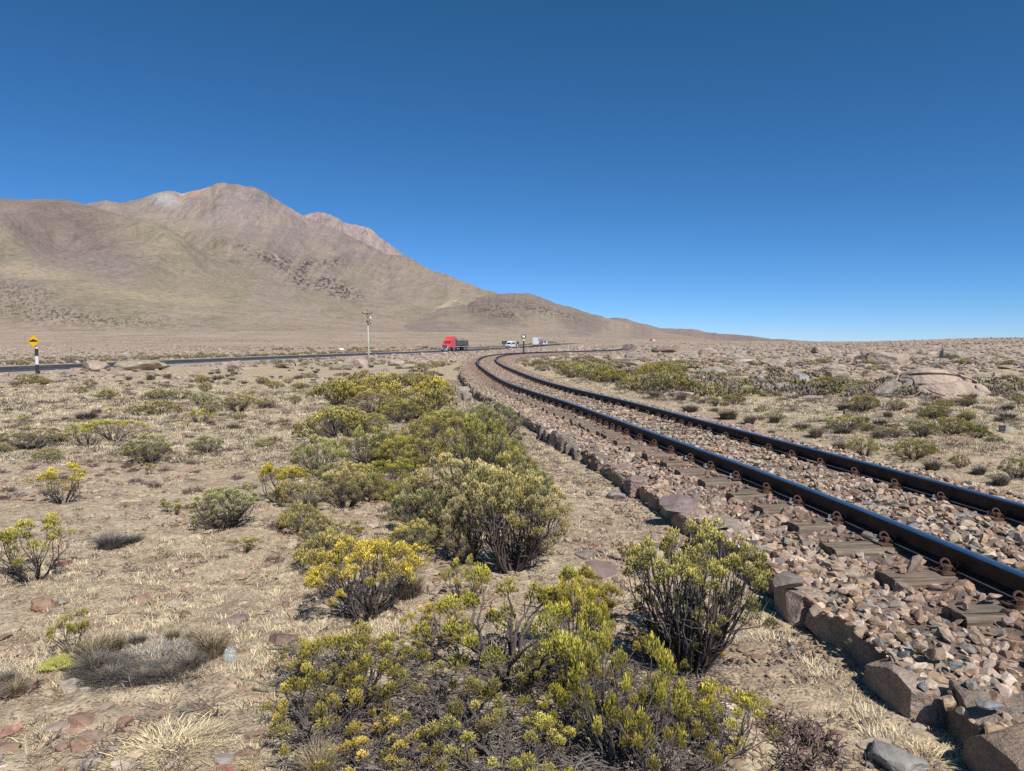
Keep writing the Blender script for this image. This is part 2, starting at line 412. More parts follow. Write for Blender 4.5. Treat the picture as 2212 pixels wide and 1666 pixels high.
def m_ground():
    t = NT('gravelly_soil'); p = t.pos(); D = t.vlen(p)
    nA = t.noise(p, .35, 5, .6); nB = t.noise(p, 2.3, 5, .6); nC = t.noise(p, 11, 5, .65); nD = t.noise(p, 60, 4, .7)
    soilA = (.23, .166, .108); soilB = (.57, .455, .305)
    c = t.mix(t.ramp(nB, .3, .7), soilA, soilB)
    c = t.mix(t.ramp(nC, .42, .62, 0, .75), c, (.68, .56, .375)); c = t.mix(t.ramp(t.noise(p, .8, 4, .6), .5, .62, 0, .45), c, (.30, .21, .15)); c = t.mix(t.ramp(nD, .50, .64, 0, .7), c, (.12, .088, .064))
    # pebbles
    vp = t.n('ShaderNodeTexVoronoi', Vector=p, Scale=34.0); vd = vp.outputs['Distance']; vc = vp.outputs['Color']
    sep = t.n('ShaderNodeSeparateColor', Color=vc)
    pc = t.mix(sep.outputs[0], (.13, .095, .075), (.50, .39, .30)); pc = t.mix(t.ramp(sep.outputs[1], .6, .95, 0, .7), pc, (.33, .17, .12))
    pm = t.math('MULTIPLY', t.ramp(vd, .32, .42, 1, 0), t.ramp(sep.outputs[2], .25, .35))
    c = t.mix(t.math('MULTIPLY', pm, .8), c, pc)
    # straw litter, finer with distance it merges into a yellow veil
    st = t.noise(t.vscale(p, (1, 1, 1)), 26, 6, .75, 1.5)
    patch = t.ramp(nA, .38, .6)
    near = t.ramp(D, 6, 28)
    c = t.mix(t.math('MULTIPLY', t.ramp(st, .52, .60), t.math('ADD', t.math('MULTIPLY', patch, .45), t.math('MULTIPLY', near, .6))), c, (.86, .72, .47))
    # small dark plants seen from far
    dk = t.noise(p, 5.0, 6, .8)
    c = t.mix(t.math('MULTIPLY', t.ramp(dk, .55, .62), t.ramp(D, 8, 24, 0, .75)), c, (.15, .115, .085))
    # beyond the road: pale pinkish boulder field with dark gaps
    v2 = t.n('ShaderNodeTexVoronoi', Vector=p, Scale=.42); s2 = t.n('ShaderNodeSeparateColor', Color=v2.outputs['Color'])
    n4 = t.noise(p, .55, 8, .8); n5 = t.noise(p, .012, 5, .6)
    fc = t.mix(s2.outputs[0], (.40, .305, .235), (.53, .41, .32))
    fc = t.mix(t.ramp(n4, .50, .60, 0, .75), fc, (.13, .10, .065))
    fc = t.mix(t.ramp(n5, .42, .58, 0, .8), fc, t.mix(t.ramp(n4, .35, .6), (.40, .32, .22), (.24, .19, .12)))
    c = t.mix(t.ramp(D, 70, 170), c, fc)
    h = t.math('ADD', t.math('MULTIPLY', nC, .6), t.math('ADD', t.math('MULTIPLY', t.ramp(vd, 0, .45, 1, 0), .35), t.math('MULTIPLY', nD, .3)))
    return t.bsdf(c, .95, 0, .1, h, .9, .03)
M['ground'] = m_ground()
def m_bed():
    t = NT('ballast_fines'); p = t.pos()
    vp = t.n('ShaderNodeTexVoronoi', Vector=p, Scale=17.0); sep = t.n('ShaderNodeSeparateColor', Color=vp.outputs['Color'])
    c = t.mix(sep.outputs[0], (.16, .11, .085), (.44, .32, .26)); c = t.mix(t.ramp(sep.outputs[1], .7, .9), c, (.22, .23, .25))
    c = t.mix(t.ramp(vp.outputs['Distance'], .35, .6, 0, .6), c, (.10, .075, .06)); nz = t.noise(p, 30, 5, .7); c = t.mix(t.ramp(nz, .4, .6), c, (.24, .18, .14))
    return t.bsdf(c, .95, 0, .1, nz, 1.0, .03)
M['bed'] = m_bed()
def m_wood():
    t = NT('weathered_sleeper_wood'); p = t.objc()
    g = t.noise(t.vscale(p, (1.2, 28, 28)), 1.6, 8, .75, .6); g2 = t.noise(p, 3, 4, .6); ck = t.noise(t.vscale(p, (.9, 40, 22)), 1.1, 4, .5, .3)
    c = t.mix(t.ramp(g, .32, .66), (.075, .056, .043), (.38, .31, .24)); c = t.mix(t.ramp(g2, .45, .65, 0, .6), c, (.17, .11, .075))
    c = t.mix(t.ramp(ck, .62, .67, 0, .9), c, (.03, .024, .018))
    return t.bsdf(c, .92, 0, .1, t.math('SUBTRACT', g, t.math('MULTIPLY', t.ramp(ck, .6, .68), .9)), 1.0, .012)
M['tie'] = m_wood()
def m_steel_side():
    t = NT('rusty_rail_web'); p = t.pos(); n = t.noise(p, 9, 6, .65); n2 = t.noise(t.vscale(p, (1, 1, 6)), 2, 5, .6)
    c = t.mix(t.ramp(n, .35, .7), (.028, .018, .014), (.075, .043, .030)); c = t.mix(t.ramp(n2, .55, .75, 0, .6), c, (.13, .068, .04))
    return t.bsdf(c, .62, .35, .4, n, .25, .004)
M['railside'] = m_steel_side()
def m_steel_top():
    t = NT('polished_rail_head'); p = t.pos(); n = t.noise(t.vscale(p, (6, .6, 1)), 5, 4, .6)
    return t.bsdf(t.mix(n, (.40, .40, .41), (.66, .66, .67)), t.ramp(n, .3, .7, .24, .38), 1.0, .5)
M['railtop'] = m_steel_top()
M['rust'] = m_simple('rusty_clip_iron', (.125, .072, .054), .85, .2, .45, 40, .3, (.09, .05, .04), .5)
M['footedge'] = m_simple('pale_rail_foot', (.58, .45, .35), .8, .1, .3, 12, .3, (.15, .09, .06))  # foot edges much paler than the web, with darker blotches
M['zinc'] = m_simple('galvanised_bolt', (.55, .54, .5), .5, .5, .25, 30, .5, (.3, .2, .14))
def m_asph():
    t = NT('asphalt'); p = t.pos(); n = t.noise(p, .5, 5, .6); n2 = t.noise(p, 30, 3, .7); n3 = t.noise(t.vscale(p, (1, .12, 1)), .8, 5, .6)
    c = t.mix(t.ramp(n3, .3, .7), (.030, .031, .036), (.058, .058, .063)); c = t.mix(t.ramp(n2, .6, .75, 0, .4), c, (.12, .115, .11))
    return t.bsdf(c, .8, 0, .3, n2, .3, .004)
M['asphalt'] = m_asph()
M['shoulder'] = m_simple('pale_road_gravel', (.36, .325, .29), .95, 0, .25, 3, .1, (.26, .22, .18), .5)
M['roadpaint'] = m_simple('road_paint', (.62, .60, .54), .7, 0, .3, 2, .3, (.3, .28, .25))
def P(name, c, rough=.45, metal=0.0, var=.12, scale=3, dirt=None, spec=.5): M[name] = m_simple(name, c, rough, metal, var, scale, spec, dirt); return M[name]
P('sign_yellow', (.80, .42, .012), .5, 0, .08, 4); P('sign_black', (.02, .02, .022), .5); P('post_black', (.035, .036, .042), .6, 0, .4, 6)
P('post_white', (.75, .75, .76), .6, 0, .12, 8, (.5, .46, .4)); P('pole_concrete', (.50, .50, .47), .8, 0, .2, 3, (.3, .24, .2))
P('pole_wood', (.17, .14, .12), .9, 0, .3, 5); P('porcelain', (.78, .78, .76), .3); P('dark_iron', (.06, .05, .045), .7, .2)
P('truck_red', (.72, .085, .085), .35, 0, .1, 2, (.60, .22, .18)); P('dark_glass', (.018, .02, .028), .08, 0, .1, 2); P('chrome', (.7, .7, .72), .2, .9)
P('black_rubber', (.02, .02, .02), .85); P('alloy', (.62, .62, .63), .35, .7); P('chassis_black', (.03, .032, .038), .7); P('headlamp', (.85, .86, .88), .15)
P('tarp', (.20, .19, .175), .9, 0, .3, 2, (.35, .32, .28)); P('tipper_grey', (.10, .10, .105), .7, 0, .35, 1.5, (.30, .27, .23))
P('van_white', (.80, .83, .86), .3, 0, .05, 2); P('box_white', (.82, .84, .87), .4, 0, .05, 1); P('box_grey', (.32, .34, .35), .5); P('box_red', (.42, .05, .05), .5)
P('hazard_yellow', (.80, .50, .04), .5); P('cab_blue', (.05, .10, .28), .35); P('green_board', (.02, .035, .035), .5); P('logo_green', (.16, .34, .12), .5)
P('lamp_red', (.5, .02, .02), .3); P('paper_white', (.85, .85, .84), .7, 0, .08, 20)
def m_plastic():
    t = NT('clear_crumpled_plastic'); n = t.noise(t.objc(), 30, 4, .6)
    b = t.n('ShaderNodeBsdfPrincipled'); t.set(b.inputs['Base Color'], (.62, .68, .68)); b.inputs['Roughness'].default_value = .12; b.inputs['Specular IOR Level'].default_value = .9
    bn = t.n('ShaderNodeBump', Strength=.9, Distance=.01, Height=n); t.t.links.new(bn.outputs[0], b.inputs['Normal'])
    tr = t.n('ShaderNodeBsdfTransparent'); mx = t.n('ShaderNodeMixShader'); mx.inputs[0].default_value = .28
    t.t.links.new(tr.outputs[0], mx.inputs[1]); t.t.links.new(b.outputs[0], mx.inputs[2]); t.t.links.new(mx.outputs[0], t.out.inputs[0]); return t.m
M['plastic'] = m_plastic()
def m_mountain():
    t = NT('mountain_slope'); p = t.pos(); c = t.attr()
    n = t.noise(p, .008, 8, .72); n2 = t.noise(p, .028, 6, .8); n3 = t.noise(t.vscale(p, (1, 1, .35)), .0035, 6, .6)
    c = t.mix(t.ramp(n, .35, .65), t.mix(1.0, c, (.90, .88, .89), 'MULTIPLY'), t.mix(1.0, c, (1.08, 1.05, 1.03), 'MULTIPLY'))
    c = t.mix(t.ramp(n2, .38, .48, .38, 0), c, t.mix(1.0, c, (.45, .44, .48), 'MULTIPLY')); n6 = t.noise(p, .07, 5, .85); c = t.mix(t.ramp(n6, .44, .52, .5, 0), c, t.mix(1.0, c, (.45, .44, .46), 'MULTIPLY'))
    c = t.mix(t.ramp(n3, .5, .62, 0, .2), c, (.40, .32, .22)); c = t.mix(1.0, c, (.91, .925, .95), 'MULTIPLY')
    return t.bsdf(c, 1.0, 0, 0, t.math('ADD', n, t.math('MULTIPLY', n2, .3)), .5, 8.0)
M['mountain'] = m_mountain()
#@@PART2
# ================================================================== GROUND
def build_ground():
    an = np.concatenate([np.radians(np.arange(-62, 62.01, .3)), np.radians(np.arange(66, 295, 6.0))])
    rs = [0.6]
    while rs[-1] < 420: rs.append(rs[-1] * 1.0105)
    while rs[-1] < 26000: rs.append(rs[-1] * 1.045)
    rs = np.array(rs); Rg, Ag = np.meshgrid(rs, an, indexing='ij')
    X = Rg * np.sin(Ag); Y = Rg * np.cos(Ag); Z = H(X, Y)
    D = Rg
    # stony roughness of the near ground
    Z = Z + (.020 * fbm2(X * 9, Y * 9, 4, 31) + .03 * np.maximum(0, fbm2(X * 3.1, Y * 3.1, 3, 37))) * (1 - ss(14, 40, D)) * (np.abs(dtrack(X, Y)) > 2)
    # low hummocks in the boulder fields
    Z = Z + (.30 * np.maximum(0, fbm2(X * .16, Y * .16, 4, 41)) * ss(75, 140, D) + 1.1 * np.maximum(0, fbm2(X * .05, Y * .05, 4, 43)) * ss(350, 600, D)) * ss(9, 20, np.abs(droad(X, Y))) * ss(5, 12, np.abs(dtrack(X, Y)))
    na, nr = len(an), len(rs)
    V = np.stack([X, Y, Z], -1).reshape(-1, 3)
    i = np.arange(nr - 1)[:, None] * na; j = np.arange(na)[None]
    q = np.stack([i + j, i + (j + 1) % na, i + na + (j + 1) % na, i + na + j], -1).reshape(-1, 4)
    V = np.concatenate([V, [[0, 0, 0.0]]]); c = len(V) - 1
    tri = np.array([[c, (k + 1) % na, k] for k in range(na)])
    me = mesh_np('ground', V, [q[:, ::-1], tri], M['ground'], smooth=True)
    tag(obj('ground', me), kind='structure')
build_ground()

# ================================================================== MOUNTAINS
def ray(px, py):
    u = (np.asarray(px, float) - CX) / FPX; v = (np.asarray(py, float) - CY) / FPX
    fy = math.cos(PITCH) - v * math.sin(PITCH); dn = v * math.cos(PITCH) + math.sin(PITCH)
    return u / fy, -dn / fy
def vproj(x, y, z):
    zz = z - CAMZ; d = y * math.cos(PITCH) - zz * math.sin(PITCH); up = y * math.sin(PITCH) + zz * math.cos(PITCH)
    return CX + FPX * x / d, CY - FPX * up / d
def blob(px, py, cx, cy, rx, ry, ang=0.0):
    c, s = math.cos(math.radians(ang)), math.sin(math.radians(ang)); dx = px - cx; dy = py - cy
    a = (dx * c + dy * s) / rx; b = (-dx * s + dy * c) / ry
    return np.exp(-(a * a + b * b))
def layer(name, crest, Dc, D0, z0fn, nx, ny, amp, colfn, pw=1.3, lam=900, seed=1, bumps=(), rough=1.0, label=None):
    cp = np.array(crest, float); px = np.linspace(cp[0, 0], cp[-1, 0], nx)
    py = np.interp(px, cp[:, 0], cp[:, 1])
    k = np.exp(-.5 * (np.arange(-12, 13) / 1.3) ** 2); k /= k.sum(); py = np.convolve(np.pad(py, 12, mode='edge'), k, 'valid')
    py = py + rough * (1.6 * fbm2(px * .03, px * 0 + seed, 3, seed) + 1.1 * fbm2(px * .13, px * 0 + seed, 4, seed + 4, .65))
    a, e = ray(px, py); Dcx = Dc(px) if callable(Dc) else np.full(nx, float(Dc))
    zc = CAMZ + e * Dcx; D0x = D0(px) if callable(D0) else np.full(nx, float(D0))
    s = np.linspace(0, 1, ny); Sg, Ag = np.meshgrid(s, a, indexing='ij')
    Y = D0x[None] + (Dcx - D0x)[None] * Sg
    X = a[None] * Y; z0 = z0fn(X[0], Y[0])
    zc = np.maximum(zc, z0 + 1)
    rise = (zc - z0)[None]
    Z = z0[None] + rise * Sg ** pw
    env = np.clip(Sg * 2.5, 0, 1) * (1 - Sg ** 12) * (.30 + .70 * ss(.15, .75, Sg))
    hsc = np.clip(rise / 300, .04, 1.6); Zb0 = 0
    g = ridg2(X / lam, Y / (lam * 2.4), 6, seed, .5) - .62
    g2 = fbm2(X / (lam * .35), Y / (lam * .5), 6, seed + 50, .58)
    g3 = ridg2(X / (lam * .16), Y / (lam * .34), 4, seed + 70, .55) - .6
    Z = Z + amp * env * hsc * (g * 1.7 + g2 * .35 + g3 * .10 + g3 * .9 * ss(.72, .95, Sg) * (Dcx.max() > 5000))
    for (bx, by, rx, ry, hh, an) in bumps:
        PX, PY = vproj(X, Y, z0[None] + rise * Sg ** pw)
        Z = Z + hh * blob(PX, PY, bx, by, rx, ry, an) * env
    # a back slope so the ridge is a body, not a sheet
    Yb = np.concatenate([Y, Y[-1:] + (Dcx - D0x) * .25, Y[-1:] + (Dcx - D0x) * .8]); Xb = np.concatenate([X, a[None] * Yb[-2:-1], a[None] * Yb[-1:]])
    Zb = np.concatenate([Z, z0[None] + rise * .6, z0[None] - 30])
    PX, PY = vproj(Xb, Yb, Zb); C = colfn(PX, PY, Xb, Yb)
    n1, n2 = Zb.shape; V = np.stack([Xb, Yb, Zb], -1).reshape(-1, 3)
    i = np.arange(n1 - 1)[:, None] * n2; j = np.arange(n2 - 1)[None]
    q = np.stack([i + j, i + j + 1, i + n2 + j + 1, i + n2 + j], -1).reshape(-1, 4)
    o = obj(name, mesh_np(name, V, q, M['mountain'], col=C.reshape(-1, 3), smooth=True)); tag(o, kind='structure'); return o
def lerp(a, b, t): return np.asarray(a) * (1 - t[..., None]) + np.asarray(b) * t[..., None]
OL = (.330, .280, .195); TAN = (.385, .318, .240); MAU = (.272, .220, .197); PNK = (.340, .280, .256); GRY = (.235, .207, .198); DRK = (.095, .084, .084)
def base_col(PX, PY, X, Y, seed, top):
    n = fbm2(PX * .012, PY * .022, 5, seed); m = fbm2(PX * .05, PY * .11, 4, seed + 3)
    t = ss(690, top, PY + 55 * n)
    c = lerp(TAN, OL, ss(-.1, .3, n + .4 * m)); c = lerp(c, MAU, np.clip(t * 1.1, 0, 1) * .8)
    # pinkish stony apron at the very foot
    c = lerp(c, (.41, .325, .25), ss(680, 712, PY + 14 * m) * .8)
    return c, n, m
def col_main(PX, PY, X, Y):
    c, n, m = base_col(PX, PY, X, Y, 61, 520)
    c = lerp(c, PNK, ss(540, 450, PY + 30 * n) * .8)
    c = lerp(c, OL, blob(PX, PY, 430, 520, 150, 40, 20) * .75)
    c = lerp(c, OL, blob(PX, PY, 330, 640, 260, 26, 8) * .8)
    c = lerp(c, (.43, .35, .235), blob(PX, PY, 400, 645, 150, 12, 8) * .7)
    c = lerp(c, GRY, np.clip(blob(PX, PY, 560, 425, 95, 20, 22) * 1.2 * ss(-.3, .2, m), 0, 1))
    c = lerp(c, (.56, .33, .24), np.clip(blob(PX, PY, 430, 411, 36, 7, -18) * 1.3, 0, 1))
    c = lerp(c, (.62, .52, .42), np.clip(blob(PX, PY, 395, 418, 8, 5, 0) + blob(PX, PY, 446, 406, 10, 3, -18), 0, .9))
    c = lerp(c, (.47, .45, .42), np.clip(blob(PX, PY, 358, 430, 28, 12, 10) * 1.3, 0, .9))
    c = lerp(c, (.40, .32, .27), np.clip(blob(PX, PY, 640, 462, 30, 6, 32) * 1.2, 0, .9))
    sp = ss(.02, .16, fbm2(PX * .22, PY * .34, 3, 99))
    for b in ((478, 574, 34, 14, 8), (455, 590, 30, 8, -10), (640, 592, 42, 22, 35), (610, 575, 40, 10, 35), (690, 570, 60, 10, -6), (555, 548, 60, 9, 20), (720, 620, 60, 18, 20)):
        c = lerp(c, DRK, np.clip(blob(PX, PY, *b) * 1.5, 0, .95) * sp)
    gul = ss(.68, .78, ridg2(PX * .05 + PY * .035, PY * .014, 5, 77))  # gully shading painted into the slope colour, as paler scree streaks
    c = lerp(c, (.42, .34, .25), gul * .42 * ss(700, 600, PY))
    for b in ((598, 556, 10, 2.2, 50), (955, 662, 26, 2.4, -32), (975, 655, 20, 1.8, -32)):
        c = lerp(c, (.58, .46, .33), np.clip(blob(PX, PY, *b), 0, .8))
    return c
def col_foot(PX, PY, X, Y):
    c, n, m = base_col(PX, PY, X, Y, 81, 500)
    c = lerp(c, (.245, .190, .165), np.clip(blob(PX, PY, 130, 480, 150, 52, 14) * 1.25, 0, 1))
    c = lerp(c, OL, np.clip(blob(PX, PY, 350, 530, 120, 42, 38) * 1.2 + blob(PX, PY, 25, 530, 60, 28, 38), 0, .9))
    c = lerp(c, (.44, .36, .24), np.clip(blob(PX, PY, 60, 590, 120, 12, 6) + blob(PX, PY, 300, 640, 160, 12, 6), 0, .8))
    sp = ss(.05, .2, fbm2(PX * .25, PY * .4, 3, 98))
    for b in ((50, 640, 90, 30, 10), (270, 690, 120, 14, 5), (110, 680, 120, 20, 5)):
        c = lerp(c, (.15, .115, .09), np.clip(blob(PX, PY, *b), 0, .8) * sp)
    c = lerp(c, OL, blob(PX, PY, 200, 668, 120, 12, 10) * .6)
    return c
def col_back(PX, PY, X, Y):
    n = fbm2(PX * .05, PY * .02, 4, 5); c = lerp((.40, .32, .29), (.32, .262, .245), ss(-.3, .3, n))
    g = ss(.70, .8, ridg2(PX * .06, PY * .012, 3, 7)); return lerp(c, (.55, .44, .35), g * .5)
def col_right(PX, PY, X, Y):
    c, n, m = base_col(PX, PY, X, Y, 91, 640); c = lerp(c, MAU, ss(-.2, .4, n) * .6)
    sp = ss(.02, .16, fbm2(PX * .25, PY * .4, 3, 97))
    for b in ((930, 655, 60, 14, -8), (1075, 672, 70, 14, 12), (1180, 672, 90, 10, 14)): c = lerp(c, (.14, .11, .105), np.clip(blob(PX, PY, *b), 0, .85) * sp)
    c = lerp(c, (.42, .33, .22), np.clip(blob(PX, PY, 1130, 690, 30, 3, 40), 0, .8)); return c
def col_low(PX, PY, X, Y):
    n = fbm2(PX * .02, PY * .06, 4, 15); return lerp((.35, .275, .24), (.30, .24, .222), ss(-.3, .3, n))
gz = lambda x, y: H(x, y, False) - 3
C_MAIN = [(-420, 520), (-200, 470), (0, 452), (120, 446), (190, 440), (225, 433), (262, 438), (300, 431), (345, 415), (372, 413), (392, 420), (408, 415), (440, 407), (458, 402), (466, 396), (484, 394.5), (496, 398), (518, 399), (524, 401.5), (545, 403), (560, 408), (575, 415), (586, 424), (600, 433), (612, 441), (640, 457), (660, 470), (700, 484), (760, 512), (830, 548), (872, 556), (925, 580), (1000, 610), (1050, 629), (1095, 640), (1160, 660), (1260, 688), (1360, 712), (1480, 728)]
layer('volcano', C_MAIN, lambda p: 6200 - 1500 * ss(800, 1300, p), 1250, gz, 900, 300, 72, col_main, 1.45, 900, 3,
      bumps=[(420, 500, 90, 22, 40, 15), (560, 560, 90, 16, 32, 25), (720, 600, 110, 20, 30, 20), (300, 470, 60, 14, 35, 10), (640, 500, 90, 12, 25, 28)], rough=1.1)
layer('rear_peak', [(600, 520), (640, 480), (655, 466), (672, 461), (692, 458), (712, 463), (745, 481), (770, 485), (800, 496), (830, 522), (872, 556), (900, 590)], 8200, 6600, lambda x, y: x * 0 + 500, 240, 120, 90, col_back, 1.0, 420, 8, rough=1.3)
C_FOOT = [(-520, 470), (-300, 440), (-120, 433), (0, 430), (55, 432), (95, 430), (135, 431), (165, 436), (200, 446), (222, 452), (285, 471), (330, 484), (394, 522), (456, 550), (515, 574), (580, 600), (660, 632), (760, 662), (900, 694), (1020, 712)]
layer('foothill', C_FOOT, lambda p: 3300 - 1000 * ss(300, 900, p), 1050, gz, 760, 300, 42, col_foot, 1.25, 520, 14,
      bumps=[(10, 520, 70, 30, 45, 38), (350, 520, 110, 24, 60, 40), (140, 500, 60, 45, -75, 10), (60, 620, 160, 18, 18, 5)], rough=.9)
C_RIGHT = [(760, 700), (830, 676), (880, 660), (940, 652), (1000, 650), (1050, 640), (1085, 634), (1118, 633), (1142, 633), (1170, 641), (1200, 655), (1262, 672), (1310, 688), (1380, 705), (1450, 721), (1540, 733)]
layer('right_hill', C_RIGHT, 3600, 1300, gz, 560, 200, 30, col_right, 1.15, 420, 21, rough=1.2)
C_LOW = [(1180, 700), (1250, 695), (1300, 690), (1330, 686), (1352, 688), (1380, 698), (1430, 709), (1470, 711), (1500, 712), (1530, 719), (1570, 722), (1620, 725), (1660, 731), (1700, 734), (1760, 738)]
layer('distant_hills', C_LOW, 8000, 4200, lambda x, y: x * 0 + 5, 300, 70, 30, col_low, 1.0, 700, 33, rough=.8)

# ================================================================== ROAD
def ribbon(name, x_of, z_of, ys, offs, zoff, mat):
    xs = x_of(ys); dx = np.gradient(xs, ys); n = np.hypot(1, dx); nx, ny = 1 / n, -dx / n
    V = []
    for d, zo in zip(offs, zoff): V.append(np.stack([xs + nx * d, ys + ny * d, z_of(ys) + zo], -1))
    V = np.stack(V, 1); k = len(offs); i = np.arange(len(ys) - 1)[:, None] * k; j = np.arange(k - 1)[None]
    q = np.stack([i + j, i + j + 1, i + k + j + 1, i + k + j], -1).reshape(-1, 4)
    o = obj(name, mesh_np(name, V.reshape(-1, 3), q, mat, smooth=True)); tag(o, kind='structure'); return o
YR = np.arange(-28, 515, 1.5)
ribbon('road_shoulder', road_x, road_z, YR, [-9.0, -6.9, 6.9, 10.5], [-.09, -.02, -.02, -.10], M['shoulder'])
ribbon('road', road_x, road_z, YR, [-5.4, -5.2, 0, 5.2, 5.4], [-.06, .02, .08, .02, -.06], M['asphalt'])
for d in (-4.2, 4.2): ribbon('road_edge_line', road_x, road_z, YR, [d - .07, d + .07], [.035 + (4.77 - 4.2) / 4.7 * 0 + .006, .041], M['roadpaint'])
mbl = None
dv, df = [], []
for y0 in np.arange(4, 500, 9.0):
    for (a, b) in ((y0, y0 + 4.0),):
        o0 = len(dv)
        for y in (a, b):
            for d in (-.07, .07): dv.append((float(road_x(y)) + d, y, float(road_z(y)) + .088))
        df.append((o0, o0 + 1, o0 + 3, o0 + 2))
tag(obj('road_centre_line', mesh_np('road_centre_line', dv, np.array(df), M['roadpaint'])), kind='structure')

# ================================================================== RAILWAY
GA = .7525
def s_of_y(y): return float(np.interp(y, _cy, _cs))
def bed_z(x, y, d): return rail_top(y) - .182 - np.where(d < 0, .068 * ss(.85, 1.15, -d) * (1 - .5 * ss(15, 40, y)), .03 * ss(.9, 1.9, d)) + .03 * fbm2(x * 2.5, y * 2.5, 3, 71)
def build_bed():
    s = np.concatenate([np.arange(0, 40, .12), np.arange(40, 140, .4), np.arange(140, s_of_y(262), 1.0)])
    offs = np.array([-4.2, -3.2, -2.3, -1.95, -1.78, -1.72, -1.5, -1.2, -.9, -.6, -.3, 0, .3, .6, .9, 1.2, 1.5, 1.8, 2.2, 2.8, 3.6])
    S, O = np.meshgrid(s, offs, indexing='ij'); X, Y, _h = track_at(S, O)
    top = rail_top(Y) - .195; G = H(X, Y)
    edge_l = np.interp(Y, [0, 40, 60], [-1.74, -1.74, -1.7])
    Z = bed_z(X, Y, O)
    left = O < edge_l; fall_l = (edge_l - O)
    steep = np.interp(Y, [0, 42, 60], [6, 6, .62])
    Z = np.where(left, top - .08 - fall_l * steep, Z)
    Z = np.where(O > 1.7, top - .035 - (O - 1.7) * np.interp(Y, [0, 40, 60], [.30, .3, .55]), Z)
    Z = np.where((O < -2.2) | (O > 2.2), np.maximum(Z, G - .12), Z)
    n1, n2 = Z.shape; V = np.stack([X, Y, Z], -1).reshape(-1, 3)
    i = np.arange(n1 - 1)[:, None] * n2; j = np.arange(n2 - 1)[None]
    q = np.stack([i + j, i + j + 1, i + n2 + j + 1, i + n2 + j], -1).reshape(-1, 4)
    tag(obj('ballast_bed', mesh_np('ballast_bed', V, q, M['bed'], smooth=True)), kind='structure')
build_bed()

RAILP = [(-.065, -.150), (.065, -.150), (.065, -.140), (.012, -.122), (.009, -.042), (.036, -.034), (.036, -.010), (.030, -.002), (.012, .0008), (-.012, .0008), (-.030, -.002), (-.036, -.010), (-.036, -.034), (-.009, -.042), (-.012, -.122), (-.065, -.140)]
def build_rail(side, label):
    s = np.concatenate([np.arange(0, 30, .2), np.arange(30, 140, .4), np.arange(140, s_of_y(260), 1.0)])
    pr = np.array(RAILP); n = len(pr)
    X, Y, hd = track_at(s[:, None], side * GA + pr[None, :, 0]); Z = rail_top(Y[:, :1]) + pr[None, :, 1]
    V = np.stack([X, Y, Z + 0 * X], -1).reshape(-1, 3); k = len(s)
    i = np.arange(k - 1)[:, None] * n; j = np.arange(n)[None]
    q = np.stack([i + j, i + n + j, i + n + (j + 1) % n, i + (j + 1) % n], -1)
    mi = np.zeros((k - 1, n), int); mi[:, 6:11] = 1; mi[:, 15] = 2; mi[:, 1] = 2
    caps = np.array([list(range(n)), list(range((k - 1) * n + n - 1, (k - 1) * n - 1, -1))])
    me = mesh_np('rail', V, [q.reshape(-1, 4), caps], [M['railside'], M['railtop'], M['footedge']], mi=np.concatenate([mi.ravel(), [0, 0]]))
    o = obj('rail', me); tag(o, label, 'rail', 'rails of the railway track'); return o
rail_l = build_rail(-1, 'nearer left steel rail with dark rusty web and shiny top curving into the distance')
rail_r = build_rail(1, 'farther right steel rail with dark rusty web beside the tussock grass')
# joint bars
def fishplate(parent, s, side, face):
    b = MB(); 
    for i in range(6):
        a0 = -.3 + i * .1; v = []
    b.box(-.011, .011, -.32, .32, -.030, .030, 0, .003)
    x, y, hd = track_at(s, side * GA + face * .022); fp = b.build('joint_bar', M['rust'], parent)
    fp.location = (float(x), float(y), float(rail_top(y)) - .085); fp.rotation_euler = (0, 0, float(hd))
    for k in (-.24, -.08, .08, .24):
        c = MB(); c.cyl((face * .008, k, 0), (face * .036, k, 0), .016, n=6); c.build('bolt', M['rust'], fp)
fishplate(rail_l, s_of_y(17.5), -1, -1); fishplate(rail_r, s_of_y(11.3), 1, -1)
fishplate(rail_l, s_of_y(17.5), -1, 1); fishplate(rail_r, s_of_y(11.3), 1, 1)

# sleepers with their fastenings
def sleeper_mesh(seed):
    r = np.random.default_rng(seed); nx, ny, nz = 44, 6, 4; V = []; F = []
    L, Wd, Hh = 2.62, .23, .17
    xs = np.linspace(-L / 2, L / 2, nx)
    sec = [(-1, -1), (1, -1), (1, -.3), (1, .55), (.9, .92), (.45, 1.0), (0, 1.0), (-.45, 1), (-.9, .92), (-1, .55), (-1, -.3)]
    n = len(sec); P = []
    for i, x in enumerate(xs):
        for (a, c) in sec: P.append((x, a * Wd / 2, c * Hh / 2))
    P = np.array(P); 
    endn = fbm3(np.stack([P[:, 0] * 0 + seed, P[:, 1] * 14, P[:, 2] * 14], -1), 3, seed) 
    e = ss(.85, 1, np.abs(P[:, 0]) / (L / 2)); P[:, 0] += -np.sign(P[:, 0]) * e * (.02 + .05 * np.maximum(0, endn))
    g = fbm3(P * np.array([2.2, 22, 22]) + seed, 4, seed); topm = (P[:, 2] > 0)
    P[:, 2] += g * .010 * topm; P[:, 1] += fbm3(P * np.array([3, 9, 9]) + seed + 9, 3, seed) * .012
    P[:, 2] -= .012 * np.maximum(0, fbm3(P * np.array([1.5, 1, 1]) + seed * 3, 2, seed)) * topm
    i = np.arange(nx - 1)[:, None] * n; j = np.arange(n)[None]
    q = np.stack([i + j, i + n + j, i + n + (j + 1) % n, i + (j + 1) % n], -1).reshape(-1, 4)
    caps = np.array([list(range(n)), list(range(nx * n - 1, (nx - 1) * n - 1, -1))])
    P[:, 2] -= Hh / 2
    return mesh_np('sleeper', P, [q[:, ::-1], caps[:, ::-1]], M['tie'], smooth=False)
